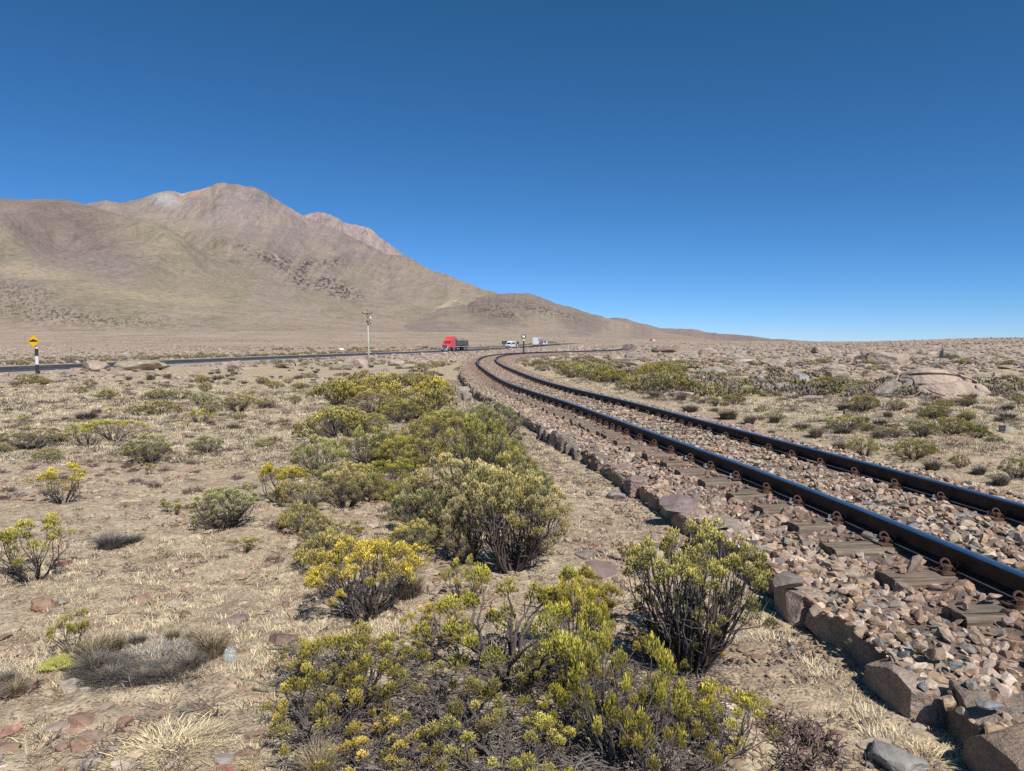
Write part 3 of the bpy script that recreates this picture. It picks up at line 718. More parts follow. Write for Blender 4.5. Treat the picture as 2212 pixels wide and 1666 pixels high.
def smooth_path(p, k=4):
    p = np.array(p, float)
    for _ in range(k):
        q = [p[0]]
        for a, b in zip(p[:-1], p[1:]): q += [a * .75 + b * .25, a * .25 + b * .75]
        q.append(p[-1]); p = np.array(q)
    return p
# spring clip: u along the rail, v away from it, w up
CLIP = [(.040, .060, .020), (.020, .085, .020), (-.005, .118, .032), (-.022, .134, .066), (-.028, .118, .104), (-.026, .082, .116), (-.018, .050, .098), (-.008, .034, .060), (.002, .020, .028), (.016, -.002, .022), (.030, -.022, .040), (.036, -.030, .074), (.034, -.026, .104)]
def clip_mesh(k, n):
    b = MB(); b.tube([(v, u, w) for (u, v, w) in smooth_path(CLIP, k)], .0135, n); return b.mesh('rail_clip', M['rust'], True)
def plate_mesh():
    b = MB(); b.box(-.18, .18, -.075, .075, 0, .014, 0, .003); b.box(-.082, -.070, -.05, .05, .014, .040, 0); b.box(.070, .082, -.05, .05, .014, .040, 0)
    b.box(-.120, -.070, -.030, .030, .014, .052, 0, .006); b.box(.070, .120, -.030, .030, .014, .052, 0, .006)
    return b.mesh('base_plate', M['rust'])
def bolt_mesh(m):
    b = MB(); b.cyl((0, 0, 0), (0, 0, .010), .030, .028, 14); b.cyl((0, 0, .010), (0, 0, .045), .0145, .013, 4); return b.mesh('bolt', m)
tie_me = [sleeper_mesh(s) for s in range(1, 9)]
clip_hi, clip_lo = clip_mesh(2, 7), clip_mesh(1, 5); plate_me = plate_mesh(); bolt_z, bolt_r = bolt_mesh(M['zinc']), bolt_mesh(M['rust'])
ORD = ['first', 'second', 'third', 'fourth', 'fifth', 'sixth', 'seventh', 'eighth', 'ninth', 'tenth', 'eleventh', 'twelfth', 'thirteenth', 'fourteenth', 'fifteenth', 'sixteenth', 'seventeenth', 'eighteenth', 'nineteenth', 'twentieth', 'twenty-first', 'twenty-second', 'twenty-third', 'twenty-fourth', 'twenty-fifth']
rt = random.Random(5)
s = s_of_y(2.2); kk = 0
while True:
    x, y, hd = track_at(s, 0.0); x, y, hd = float(x), float(y), float(hd)
    if y > 74: break
    off = rt.uniform(-.05, .05)
    x2, y2, _ = track_at(s, off)
    z = float(rail_top(y)) - .165
    root = obj('railway_sleeper', tie_me[kk % 8], None, (float(x2), float(y2), z), hd + rt.gauss(0, .012) + (PI if kk % 3 == 1 else 0))
    if y < 22: root.scale = (1, rt.uniform(.9, 1.12), 1)
    # the far ones are buried deeper in the stones
    cid = kk
    if y > 18: root.location.z -= .012
    lab = 'weathered grey wooden sleeper, %s one counted from the bottom right corner' % ORD[kk] if kk < 25 else 'small wooden sleeper half buried in reddish ballast on the far part of the track'
    tag(root, lab, 'railway sleeper', 'sleepers under the railway track')
    fl = -1 if (kk % 3 == 1) else 1
    sides = ((-1, -1), (1, -1), (-1, 1), (1, 1)) if y < 24 else ((-1, -1), (1, -1))
    for sd in (-1, 1):
        pl = obj('base_plate', plate_me, root, (fl * (sd * GA - off), 0, .001)); pl.rotation_euler = (0, 0, 0 if fl > 0 else PI)
        if y < 24:
            for e in (-1, 1):
                bo = obj('bolt', bolt_z if rt.random() < .35 else bolt_r, pl, (e * .15, rt.choice((-.045, .045)), .014))
        for (s2, e) in sides:
            if s2 != sd or y > 52: continue
            cl = obj('rail_clip', clip_hi if y < 12 else clip_lo, pl, (e * .050, 0, .012), 0 if e > 0 else PI)
            cl.scale = (.66, .66, .66)
    s += .68 + rt.uniform(-.03, .03) if not (.0 < 1 and abs(y - 13.5) < 1.2) else .42
    kk += 1

# ------------------------------------------------------------------ stones
def pal(n, cols, wts, var=.18, seed=0):
    r = np.random.default_rng(seed); cols = np.array(cols); w = np.array(wts, float); w /= w.sum()
    c = cols[r.choice(len(cols), n, p=w)]; return np.clip(c * r.uniform(1 - var, 1 + var, (n, 1)) * r.uniform(.97, 1.03, (n, 3)), 0, .9)
BAL = [(.48, .355, .26), (.58, .46, .35), (.33, .215, .145), (.29, .275, .25), (.20, .205, .205), (.62, .53, .42), (.40, .26, .18), (.48, .35, .22), (.22, .145, .105)]
BW = [3, 2.6, 2, 1.5, 1.3, 1.4, 1.3, 1.2, .9]
GRS = [(.34, .24, .17), (.40, .30, .22), (.26, .17, .12), (.30, .155, .11), (.22, .19, .17), (.46, .37, .28)]
GW = [3, 2.5, 2, .9, 1, 1]
stmpl = [rock(100 + i, 1, (1, RNG.uniform(.55, .95), RNG.uniform(.4, .8)), 7, .35, .7, 0, .5) for i in range(16)]
stmpl2 = [rock(200 + i, 2, (1, RNG.uniform(.5, .95), RNG.uniform(.35, .8)), 9, .33, .66, .02, .6) for i in range(24)]
def stones(name, X, Y, Z, R, cols, tm, mat, seed, flat=1.0, label=None):
    r = np.random.default_rng(seed); n = len(X)
    Mt = rotm(r.normal(0, .45, n), r.normal(0, .45, n), r.uniform(0, 2 * PI, n)) * R[:, None, None]
    if flat != 1.0: Mt = Mt.copy(); Mt[:, 2, :] *= flat
    me = scatter(name, tm, r.integers(0, len(tm), n), Mt, np.stack([X, Y, Z], -1), cols, mat)
    return me
def ballast():
    r = np.random.default_rng(3); parts = []
    for (y0, y1, dens, r0, r1, tm) in ((1.5, 8, 470, .020, .078, stmpl2), (8, 18, 420, .022, .066, stmpl2), (18, 40, 260, .026, .062, stmpl), (40, 118, 75, .045, .085, stmpl)):
        s0, s1 = s_of_y(y0), s_of_y(y1); n = int((s1 - s0) * 4.3 * dens)
        S = r.uniform(s0, s1, n); D = r.uniform(-1.96, 2.5, n)
        X, Y, _ = track_at(S, D)
        # screen: only inside a wide view cone
        k = (np.abs(X) / np.maximum(Y, .1) < .95); X, Y, D = X[k], Y[k], D[k]; n = len(X)
        # keep the sleeper tops clearer
        R = r0 + (r1 - r0) * r.beta(1.2, 2.8, n); R = np.where(r.random(n) < .025, R * 1.5, R)
        R = np.where((D > .9) | ((np.abs(D) < .7)), R * .88, R)
        Z = bed_z(X, Y, D) + R * r.uniform(-.15, .45, n); Z = np.where(D > 1.75, Z - (D - 1.75) * .28, Z)
        # keep off the rails and thin out over the sleeper tops
        k = (np.abs(np.abs(D) - GA) > .10 + R)
        phase = np.interp(Y, SLY, SLI); dist = np.abs(phase - np.round(phase)) * .68
        ontie = (dist < .115) & (np.abs(D) < 1.33) & (Y < 30)
        keep = np.where(ontie, r.random(n) < np.where(np.abs(D) > GA, .09, .45) * np.where(Y > 9, 1.6, 1), True)
        Z = np.where(ontie, rail_top(Y) - .165 + R * .5, Z)
        k &= keep; X, Y, Z, R, D = X[k], Y[k], Z[k], R[k], D[k]; n = len(X)
        c = pal(n, BAL, BW, .22, int(y0) + 5)
        rust = np.exp(-((np.abs(D) - 1.0) / .35) ** 2) * .55 + .25 * ss(12, 40, Y)
        c = c * (1 - rust[:, None]) + rust[:, None] * np.array([.30, .185, .135]) * r.uniform(.6, 1.35, (n, 1))
        parts.append((X, Y, Z, R, c, tm))
    for i, (X, Y, Z, R, c, tm) in enumerate(parts):
        o = obj('ballast_stones', stones('ballast_stones', X, Y, Z, R, c, tm, M['stones'], 20 + i)); tag(o, 'loose tan, pink and grey crushed stones of the track ballast, ' + ['nearest stretch', 'middle stretch', 'farther stretch', 'farthest stretch round the bend'][i], 'ballast', kind='stuff')
_sl = [o for o in COL.objects if o.name.startswith('railway_sleeper')]
_sl = sorted([o.location.y for o in _sl]); SLY = np.array(_sl); SLI = np.arange(len(_sl), dtype=float)
ballast()
# ================================================================== VEGETATION TEMPLATES
def tube_np(pts, rad, n=4):
    pts = np.asarray(pts, float); k = len(pts); T = np.gradient(pts, axis=0); T /= np.linalg.norm(T, axis=1, keepdims=True) + 1e-9
    ref = np.array([.31, .22, .1]); a = np.cross(T, ref); a /= np.linalg.norm(a, axis=1, keepdims=True) + 1e-9; b = np.cross(T, a)
    t = 2 * PI * np.arange(n) / n
    V = pts[:, None, :] + np.asarray(rad)[:, None, None] * (np.cos(t)[None, :, None] * a[:, None, :] + np.sin(t)[None, :, None] * b[:, None, :])
    i = np.arange(k - 1)[:, None] * n; j = np.arange(n)[None]
    q = np.stack([i + j, i + (j + 1) % n, i + n + (j + 1) % n, i + n + j], -1).reshape(-1, 4)
    return V.reshape(-1, 3), q
SPIN_V = np.array([(0, 0, 0), (1, 0, .25), (-.5, .87, .32), (-.5, -.87, .28), (.75, .3, .72), (-.6, .5, .78), (0, -.8, .75), (0, 0, 1.05)])
SPIN_F = np.array([(0, 2, 1), (0, 3, 2), (0, 1, 3), (1, 2, 4), (2, 5, 4), (2, 3, 5), (3, 6, 5), (3, 1, 6), (1, 4, 6), (4, 5, 7), (5, 6, 7), (6, 4, 7)])
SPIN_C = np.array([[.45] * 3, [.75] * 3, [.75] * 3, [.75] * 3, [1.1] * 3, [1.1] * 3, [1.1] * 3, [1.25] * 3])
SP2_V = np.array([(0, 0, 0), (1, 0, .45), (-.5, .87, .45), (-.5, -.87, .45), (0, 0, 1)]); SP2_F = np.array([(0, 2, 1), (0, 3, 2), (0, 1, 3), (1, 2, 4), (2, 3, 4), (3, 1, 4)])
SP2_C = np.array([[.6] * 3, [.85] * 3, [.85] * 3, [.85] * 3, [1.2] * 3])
def dirm(Dv, r, tw):
    """matrices whose z axis is Dv"""
    z = Dv / (np.linalg.norm(Dv, axis=1, keepdims=True) + 1e-9); ref = np.where(np.abs(z[:, 2:3]) < .95, np.array([[0, 0, 1.0]]), np.array([[1.0, 0, 0]]))
    x = np.cross(ref, z); x /= np.linalg.norm(x, axis=1, keepdims=True); y = np.cross(z, x)
    c, s = np.cos(tw)[:, None], np.sin(tw)[:, None]; return np.stack([x * c + y * s, y * c - x * s, z], -1)
PALS = {
    'yellow': [(.76, .60, .085), (.84, .66, .12), (.66, .54, .085), (.33, .30, .06), (.60, .46, .09)],
    'olive': [(.45, .395, .085), (.53, .455, .10), (.36, .325, .08), (.25, .23, .065), (.58, .47, .10)],
    'green': [(.46, .415, .12), (.54, .48, .14), (.37, .345, .11), (.60, .50, .13), (.27, .245, .09)],
    'pale': [(.52, .475, .19), (.60, .54, .21), (.42, .385, .16), (.30, .275, .14), (.60, .49, .17)]}
def make_shrub(name, seed, h, r, ntuft, twigs, pal_, shape='dome', tl=.05, tw=.0042, tr=.055, nstem=9, wr=.007, hires=True, dead=.5, low=.30):
    g = np.random.default_rng(seed); wv, wf, wc = [], [], []; off = 0
    tg = []
    tries = 0
    lobes = [(g.uniform(0, 2 * PI), g.uniform(.55, 1.15)) for _ in range(6)]
    while len(tg) < ntuft and tries < ntuft * 60:
        tries += 1; th = g.uniform(0, 2 * PI)
        lob = 1 + .50 * sum(math.cos(th - a) ** 5 * (w - .85) * 2 for a, w in lobes if math.cos(th - a) > 0)
        if shape == 'dome':
            el = math.asin(g.uniform(low, 1)) if g.random() < .8 else math.asin(g.uniform(.05, .6)); k = g.uniform(.78, 1.06) * lob
            p = np.array([r * math.cos(el) * math.cos(th) * k, r * math.cos(el) * math.sin(th) * k, h * (.22 + .78 * math.sin(el)) * g.uniform(.85, 1.05)])
        elif shape == 'upright':
            rr = math.sqrt(g.random()) * r * lob; z = h * (1 - .30 * (rr / r) ** 2) * (g.uniform(.78, 1.0) if g.random() < .7 else g.uniform(.42, .85))
            p = np.array([rr * math.cos(th) * (.6 + .4 * z / h), rr * math.sin(th) * (.6 + .4 * z / h), z])
        elif shape == 'umbrella':
            rr = math.sqrt(g.uniform(.0, 1)) * r * lob; p = np.array([rr * math.cos(th), rr * math.sin(th), h * (1 - .38 * (rr / r) ** 2) * g.uniform(.84, 1.04)])
        else:  # sprawl: long bare arms with tufts at the ends
            rr = g.uniform(.35, 1.0) * r * lob; p = np.array([rr * math.cos(th), rr * math.sin(th), h * g.uniform(.35, 1.0) * (1 - .25 * (rr / r))])
        if all(np.linalg.norm(p - q) > tr * .95 for q in tg): tg.append(p)
    tg = np.array(tg); n = len(tg)
    sa = g.uniform(0, 2 * PI, nstem) ; sb = np.stack([np.cos(sa), np.sin(sa), 0 * sa], -1) * g.uniform(.01, .07, (nstem, 1)) * (r / .4)
    ta = np.arctan2(tg[:, 1], tg[:, 0])
    mids = []
    for i in range(nstem):
        q = r * g.uniform(.25, .5); mids.append(np.array([math.cos(sa[i]) * q, math.sin(sa[i]) * q, h * g.uniform(.30, .5)]))
    mids = np.array(mids); ns = 4 if hires else 3; npt = 7 if hires else 4
    WC = np.array((.125, .106, .095))
    def addtube(P, R, c):
        nonlocal off
        v, q = tube_np(P, R, ns); wv.append(v); wf.append(q + off); off += len(v)
        wc.append(np.repeat(np.repeat((c * np.linspace(.75, 1.25, len(P))[:, None]), ns, 0), 1, 0))
    for i, t in enumerate(tg):
        da = np.abs((sa - ta[i] + PI) % (2 * PI) - PI) + g.uniform(0, .5, nstem); k = int(np.argmin(da)); m = mids[k]
        b = sb[k]; u = np.linspace(0, 1, npt)[:, None]
        c1 = m * np.array([1, 1, .8]) + g.normal(0, .02, 3) * (r / .4); c2 = m * .35 + t * .65 + np.array([0, 0, -.10 * h]) + g.normal(0, .025, 3) * (r / .4)
        Pp = (1 - u) ** 3 * b + 3 * (1 - u) ** 2 * u * c1 + 3 * (1 - u) * u * u * c2 + u ** 3 * t
        Pp[1:-1] += g.normal(0, .008, (npt - 2, 3)) * (r / .4)
        addtube(Pp, np.linspace(wr * g.uniform(.7, 1.2), wr * .28, npt), WC * g.uniform(.7, 1.35))
        # dead side twigs
        for _ in range(int(g.random() < dead) + int(g.random() < dead * .6)):
            j = g.integers(2, npt - 1) if npt > 4 else 2; a = Pp[j]; d = g.normal(0, 1, 3); d[2] = abs(d[2]) * .7; d /= np.linalg.norm(d); L = g.uniform(.06, .16) * (r / .4)
            addtube(np.array([a, a + d * L * .5 + g.normal(0, .008, 3), a + d * L + np.array([0, 0, .02])]), np.array([wr * .32, wr * .25, wr * .12]), WC * g.uniform(.8, 1.7))
    # twiglets
    cnt = g.integers(int(twigs * .55), int(twigs * 1.4), n); N = int(cnt.sum()); ti = np.repeat(np.arange(n), cnt)
    tsz = g.uniform(.65, 1.25, n)[ti][:, None]
    loc = g.normal(0, 1, (N, 3)); loc /= np.linalg.norm(loc, axis=1, keepdims=True); loc *= g.uniform(.25, 1, (N, 1)) ** .45; loc[:, 2] = np.abs(loc[:, 2]) * 1.7 - .55; loc[:, :2] *= .85
    pos = tg[ti] + loc * tr * tsz; outw = tg[ti] * np.array([1, 1, 0]) / (r + 1e-6)
    dv = loc * np.array([.8, .8, .4]) + outw * .25 + np.array([0, 0, 1.15]) + g.normal(0, .22, (N, 3))
    Mx = dirm(dv, 1, g.uniform(0, 6.28, N)); L = tl * g.uniform(.55, 1.25, N); Wd = tw * g.uniform(.75, 1.35, N)
    Mx = Mx * np.stack([Wd, Wd, L], -1)[:, None, :]
    cols = np.array(PALS[pal_]); tc = g.integers(0, len(cols), n)[ti]; mixc = np.where(g.random((N, 1)) < .6, cols[tc], cols[g.integers(0, len(cols), N)])
    hf = .42 + .82 * np.clip(pos[:, 2:3] / h, 0, 1); c = mixc * hf * g.uniform(.72, 1.25, (N, 1)) * (.80 + .38 * np.clip(loc[:, 2:3], -.4, 1.1))  # low and inner twiglets coloured darker, painted shade inside the shrub
    br = g.random(N) < .07; c[br] = np.array([.22, .16, .08]) * g.uniform(.7, 1.3, (int(br.sum()), 1))
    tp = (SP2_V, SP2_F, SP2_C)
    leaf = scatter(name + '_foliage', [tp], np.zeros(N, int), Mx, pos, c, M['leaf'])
    wood = mesh_np(name + '_branches', np.concatenate(wv), np.concatenate(wf), M['wood'], col=np.concatenate(wc), smooth=True)
    return wood, leaf
SH = {}
def shp(k, *a, **kw): SH[k] = make_shrub(k, *a, **kw)
# near, detailed: unit shrubs about h=1 r=.6 scaled at placement -> keep real sizes instead
shp('dome_a', 1, .62, .42, 66, 125, 'yellow', 'umbrella', tl=.024, tw=.0030, tr=.046, nstem=12, dead=1.2)
shp('dome_b', 2, .55, .45, 34, 130, 'yellow', 'dome', tl=.024, tw=.0030, tr=.046, nstem=10, dead=1.4)
shp('sprawl_a', 3, .62, .55, 30, 160, 'yellow', 'sprawl', tl=.024, tw=.0030, tr=.052, nstem=7, wr=.011, dead=1.3)
shp('sprawl_b', 4, .50, .50, 32, 150, 'yellow', 'sprawl', tl=.024, tw=.0030, tr=.050, nstem=8, wr=.009, dead=1.5)
shp('sprawl_c', 23, .55, .48, 26, 130, 'olive', 'sprawl', tl=.024, tw=.0030, tr=.046, nstem=9, wr=.008, dead=1.8)
shp('dome_c', 24, .50, .40, 28, 120, 'olive', 'umbrella', tl=.024, tw=.0030, tr=.046, nstem=9, wr=.007, dead=1.7)
shp('up_a', 5, .86, .40, 120, 95, 'green', 'upright', tl=.022, tw=.0028, tr=.031, nstem=22, wr=.007, dead=.9)
shp('up_b', 6, .95, .52, 110, 100, 'pale', 'upright', tl=.030, tw=.0036, tr=.052, nstem=13, wr=.010, dead=.9)
shp('mid_a', 7, .80, .60, 84, 80, 'green', 'dome', tl=.034, tw=.0042, tr=.060, dead=1.0, nstem=12, wr=.009)
shp('mid_b', 8, .75, .62, 84, 80, 'olive', 'dome', tl=.034, tw=.0042, tr=.060, dead=1.0, nstem=12, wr=.009)
shp('mid_c', 9, .70, .55, 80, 80, 'pale', 'dome', tl=.034, tw=.0042, tr=.052, nstem=12, wr=.008, dead=1.6)
shp('sparse_a', 10, .55, .36, 26, 90, 'yellow', 'umbrella', tl=.026, tw=.0032, tr=.042, nstem=8, wr=.006, dead=1.6)
shp('sparse_b', 11, .40, .26, 14, 100, 'olive', 'upright', tl=.026, tw=.0032, tr=.040, nstem=5, wr=.006, dead=1.6)
shp('grey_a', 12, .45, .42, 75, 40, 'pale', 'dome', tl=.05, tw=.0045, tr=.05, nstem=16, wr=.006, dead=1.6, low=.1)
for i, (p, sh) in enumerate((('olive', 'dome'), ('olive', 'dome'), ('green', 'dome'), ('yellow', 'dome'), ('pale', 'dome'), ('olive', 'umbrella'))):
    shp('far_%d' % i, 40 + i, .7, .62, 46, 16, p, sh, tl=.10, tw=.016, tr=.10, nstem=7, wr=.011, hires=False, dead=.8, low=.12)

def make_dwarf(seed, cols, h=.16, r=.22, n=46, leafy=0):
    """low leafless twiggy bush"""
    g = np.random.default_rng(seed); V, F, C = [], [], []; off = 0
    for i in range(n):
        th = g.uniform(0, 2 * PI); q = r * math.sqrt(g.random()); b = np.array([q * .3 * math.cos(th), q * .3 * math.sin(th), -.01]); t = np.array([q * math.cos(th), q * math.sin(th), h * g.uniform(.45, 1) * (1 - .4 * (q / r) ** 2)])
        m = (b + t) / 2 + g.normal(0, .025, 3); P_ = np.array([b, m, t]); c = np.array(cols[g.integers(len(cols))]) * g.uniform(.6, 1.4)
        v, f = tube_np(P_, np.array([.0055, .0045, .0022]), 3); V.append(v); F.append(f + off); off += len(v); C.append(np.repeat(c[None], len(v), 0))
        for k in range(4):
            a = m if k < 2 else (m + t) / 2; d = g.normal(0, 1, 3); d[2] = abs(d[2]); d /= np.linalg.norm(d); e = a + d * g.uniform(.03, .08)
            v, f = tube_np(np.array([a, (a + e) / 2 + g.normal(0, .006, 3), e]), np.array([.0038, .0034, .0020]), 3); V.append(v); F.append(f + off); off += len(v); C.append(np.repeat((c * 1.1)[None], len(v), 0))
    return mesh_np('dwarf_shrub', np.concatenate(V), np.concatenate(F), M['wood'], col=np.concatenate(C))
BRN = [(.17, .115, .105), (.13, .095, .09), (.21, .145, .12), (.16, .12, .12)]
GRY_ = [(.27, .25, .24), (.20, .185, .18), (.34, .31, .28)]
DW = [make_dwarf(60 + i, BRN) for i in range(4)] + [make_dwarf(70, GRY_, .12, .25, 60)]

def make_tussock(seed, R, h, n, root=(.10, .085, .075), tip=(.42, .35, .24), mid=None, lean=.9, w=.0026, core=.35, erect=1.0):
    """bunch grass: arching blades, dark at the heart, straw at the tips"""
    g = np.random.default_rng(seed); th = g.uniform(0, 2 * PI, n); q = np.sqrt(g.random(n)); b = np.stack([np.cos(th) * q * R * core, np.sin(th) * q * R * core, 0 * q - .01], -1)
    la = th + g.normal(0, .35, n); out = (q * lean + g.uniform(0, .25, n)); L = h * g.uniform(.5, 1.15, n)
    d0 = np.stack([np.cos(la) * out * .5, np.sin(la) * out * .5, np.full(n, 1.0 * erect)], -1); d0 /= np.linalg.norm(d0, axis=1, keepdims=True)
    d1 = np.stack([np.cos(la) * out * 1.2, np.sin(la) * out * 1.2, np.full(n, .75 * erect)], -1); d1 /= np.linalg.norm(d1, axis=1, keepdims=True)
    d2 = np.stack([np.cos(la) * out * 1.6, np.sin(la) * out * 1.6, np.full(n, .32 * erect) - .15 * q], -1); d2 /= np.linalg.norm(d2, axis=1, keepdims=True)
    p1 = b + d0 * L[:, None] * .4; p2 = p1 + d1 * L[:, None] * .35; p3 = p2 + d2 * L[:, None] * .3
    side = np.stack([-np.sin(la + g.normal(0, .8, n)), np.cos(la), 0 * la], -1); wd = w * g.uniform(.7, 1.4, (n, 1))
    V = np.stack([b - side * wd, b + side * wd, p1 - side * wd * .9, p1 + side * wd * .9, p2 - side * wd * .6, p2 + side * wd * .6, p3], 1)
    F = np.array([(0, 1, 3), (0, 3, 2), (2, 3, 5), (2, 5, 4), (4, 5, 6)])
    k = g.uniform(.65, 1.3, (n, 1, 1)); dark = (g.random((n, 1, 1)) < .35) * .5
    tt = np.array([0, 0, .45, .45, .85, .85, 1.0])[None, :, None]; tt = tt * (1 - dark)
    C = (np.array(root) * (1 - tt) + np.array(tip) * tt) * k
    return mesh_np('grass_tussock', V.reshape(-1, 3), (F[None] + (np.arange(n) * 7)[:, None, None]).reshape(-1, 3), M['blade'], col=C.reshape(-1, 3))
TU = [make_tussock(80 + i, .26, .26, 620, tip=(.38, .33, .26)) for i in range(3)] + [make_tussock(84, .30, .24, 700, (.09, .08, .08), (.26, .235, .22)), make_tussock(85, .26, .30, 560, (.16, .12, .08), (.55, .45, .28), lean=.7)]
TUF = [make_tussock(88 + i, .30, .30, 190, (.17, .13, .11), (.44, .36, .29), w=.007) for i in range(4)]
STRAW = [make_tussock(90 + i, .13, .085, 300, (.52, .43, .27), (.84, .71, .46), lean=1.3, w=.0013, core=.9) for i in range(4)]

# ================================================================== PLACEMENT
SHRUBS = []   # (root, px, py, word) for the labels
def put_shrub(k, x, y, sc=1.0, rz=None, tint=None, sz=1.0, zoff=0.0, tilt=None):
    z = Hs(x, y) + zoff; root = empty('shrub', (x, y, z - .01), rnd.uniform(0, 6.28) if rz is None else rz)
    root.scale = (sc, sc, sc * sz); w, l = SH[k]
    if tilt: root.rotation_euler = (tilt[0], tilt[1], root.rotation_euler[2])
    a = obj('branches', w, root); b = obj('foliage', l, root)
    if tint: b.color = (*tint, 1)
    elif k.startswith('far'): v = rnd.uniform(.72, .98); b.color = (v * rnd.uniform(.92, 1.02), v * .95, v * rnd.uniform(.9, 1.5), 1)
    else: v = rnd.uniform(.85, 1.15); b.color = (v * rnd.uniform(.90, 1.08), v, v * rnd.uniform(.75, 1.3), 1)
    SHRUBS.append((root, k)); return root
rnd = random.Random(21)
def pxsize(px, py, wpx):
    x, y, z = at(px, py); return wpx / FPX * y
# --- foreground, read off the photo: (kind, base px, base py, width px, height px)
FG = [
    ('up_a', 1496, 1452, 318, 345, 'upright green-tipped shrub with many bare dark stems, alone against the edging stones'),
    ('dome_a', 790, 1335, 285, 190, 'broad bright yellow shrub with flat dense crown over dark stems, left of centre'),
    ('sprawl_a', 1110, 1475, 430, 265, 'large open shrub with thick grey arms and scattered yellow tufts, bottom centre'),
    ('dome_c', 770, 1530, 300, 190, 'low yellow-tufted shrub behind the bottom-left clump of the foreground mass'),
    ('dome_b', 820, 1690, 330, 150, 'bright yellow dense shrub cut off by the bottom edge, left of centre'),
    ('sprawl_b', 1330, 1640, 330, 280, 'tall tangled yellow shrub at the bottom edge, right of the open grey-armed shrub'),
    ('sprawl_c', 1420, 1680, 230, 190, 'yellow shrub cut off by the bottom edge, below the upright green one'),
    ('sprawl_a', 1090, 1680, 340, 170, 'dark tangled shrub with few yellow tufts at the bottom edge centre'),
    ('sparse_a', 1560, 1640, 190, 170, 'small leaning yellow-tufted shrub with a bare forked stem in front of the upright green one'),
    ('sparse_b', 1300, 1345, 95, 95, 'tiny three-tufted sprig on the bare soil left of the upright green shrub'),
    ('sparse_b', 1352, 1215, 45, 50, 'single round green tuft just above and left of the upright green shrub'),
    ('dome_c', 700, 1490, 200, 130, 'low yellow clump at the left flank of the foreground shrubs beside the brown boulder'),
    ('dome_b', 940, 1395, 160, 110, 'rounded yellow clump between the flat-crowned shrub and the grey-armed shrub'),
    ('dome_a', 1240, 1440, 150, 200, 'yellow tall-stemmed clump immediately left of the shaded ground under the upright green shrub'),
    ('sprawl_c', 1300, 1540, 190, 160, 'yellow-green clump right of the thick grey trunk in the foreground'),
    ('sprawl_c', 960, 1600, 260, 170, 'scraggly yellow clump in the middle of the foreground mass'),
    ('sprawl_a', 690, 1600, 260, 170, 'scraggly yellow-ended shrub at the lower left corner of the foreground mass'),
    ('dome_b', 1250, 1340, 150, 130, 'bright yellow round-topped clump right of the small bare trunk, centre foreground'),
    ('dome_b', 1000, 1300, 120, 110, 'yellow clump at the top of the foreground mass, right of the flat-crowned shrub'),
    ('sprawl_b', 1480, 1600, 170, 150, 'low yellow clump beneath the upright green shrub by its shadow'),
    ('up_b', 1108, 1235, 225, 235, 'tall grey-green shrub with slender stems behind the foreground mass, beside the gravel strip'),
    ('up_b', 1010, 1215, 120, 150, 'slim grey-green shrub touching the left side of the tall slender-stemmed one'),
    ('mid_c', 975, 1135, 230, 165, 'wide grey-green shrub in front of the big central clump'),
    ('mid_a', 1040, 1060, 210, 180, 'dense big green shrub at the heart of the central clump'),
    ('up_b', 1065, 985, 130, 120, 'tall loose-topped shrub rising at the back right of the central clump'),
    ('mid_c', 1120, 1090, 120, 130, 'grey-green shrub at the right flank of the central clump next to the gravel strip'),
    ('mid_a', 890, 1115, 150, 105, 'dark olive shrub at the lower left of the central clump'),
    ('mid_b', 950, 1000, 160, 110, 'dense olive shrub just behind the central clump'),
    ('mid_b', 800, 1015, 150, 100, 'dark green rounded shrub standing apart left of the central clump'),
    ('mid_c', 690, 1030, 110, 95, 'pale grey-green loose shrub left of the dark rounded one'),
    ('mid_c', 750, 1095, 120, 95, 'loose yellowish shrub below the dark rounded one'),
    ('grey_a', 655, 1150, 120, 75, 'grey twiggy shrub with pale tips beside the straw-coloured tussock'),
    ('sparse_a', 600, 1085, 120, 90, 'thin open shrub with yellow ends above the grey twiggy one'),
    ('up_b', 490, 1142, 145, 98, 'compact grey-green shrub standing alone on the bare soil left of centre'),
    ('dome_b', 870, 1245, 150, 80, 'low green clump between the flat-crowned yellow shrub and the tall grey-green one'),
    ('grey_a', 720, 1225, 190, 90, 'loose grey-olive shrub directly behind the flat-crowned yellow shrub'),
    ('sparse_a', 80, 1252, 165, 150, 'open shrub with a round yellow crown and many bare stems at the left edge'),
    ('sparse_a', 140, 1085, 110, 90, 'yellow-crowned leaning shrub in the left part above the grey tussock'),
    ('sparse_b', 163, 1410, 80, 95, 'small forked shrub with one yellow-green tuft behind the ring tussock'),
    ('sparse_b', 530, 1195, 60, 40, 'very small yellow-green shrub right of the grey tussock'),
    ('mid_c', 70, 970, 130, 55, 'wide low olive shrub near the left edge in the middle ground'),
    ('sparse_a', 250, 955, 110, 55, 'loose olive shrub right of the wide low olive one in the left middle ground'),
    ('sparse_a', 190, 965, 70, 60, 'thin yellow-topped shrub between two olive shrubs in the left middle ground'),
    ('dome_b', 430, 912, 70, 32, 'small yellow-crowned shrub in the left middle ground above the dwarf bushes'),
    ('mid_c', 515, 890, 80, 42, 'olive shrub alone in the middle ground, left of the dense band'),
    ('sparse_a', 290, 1000, 50, 40, 'tiny yellow shrub below the loose olive one at left'),
    ('mid_b', 62, 828, 52, 22, 'bright green low shrub at the foot of the yellow sign'),
]
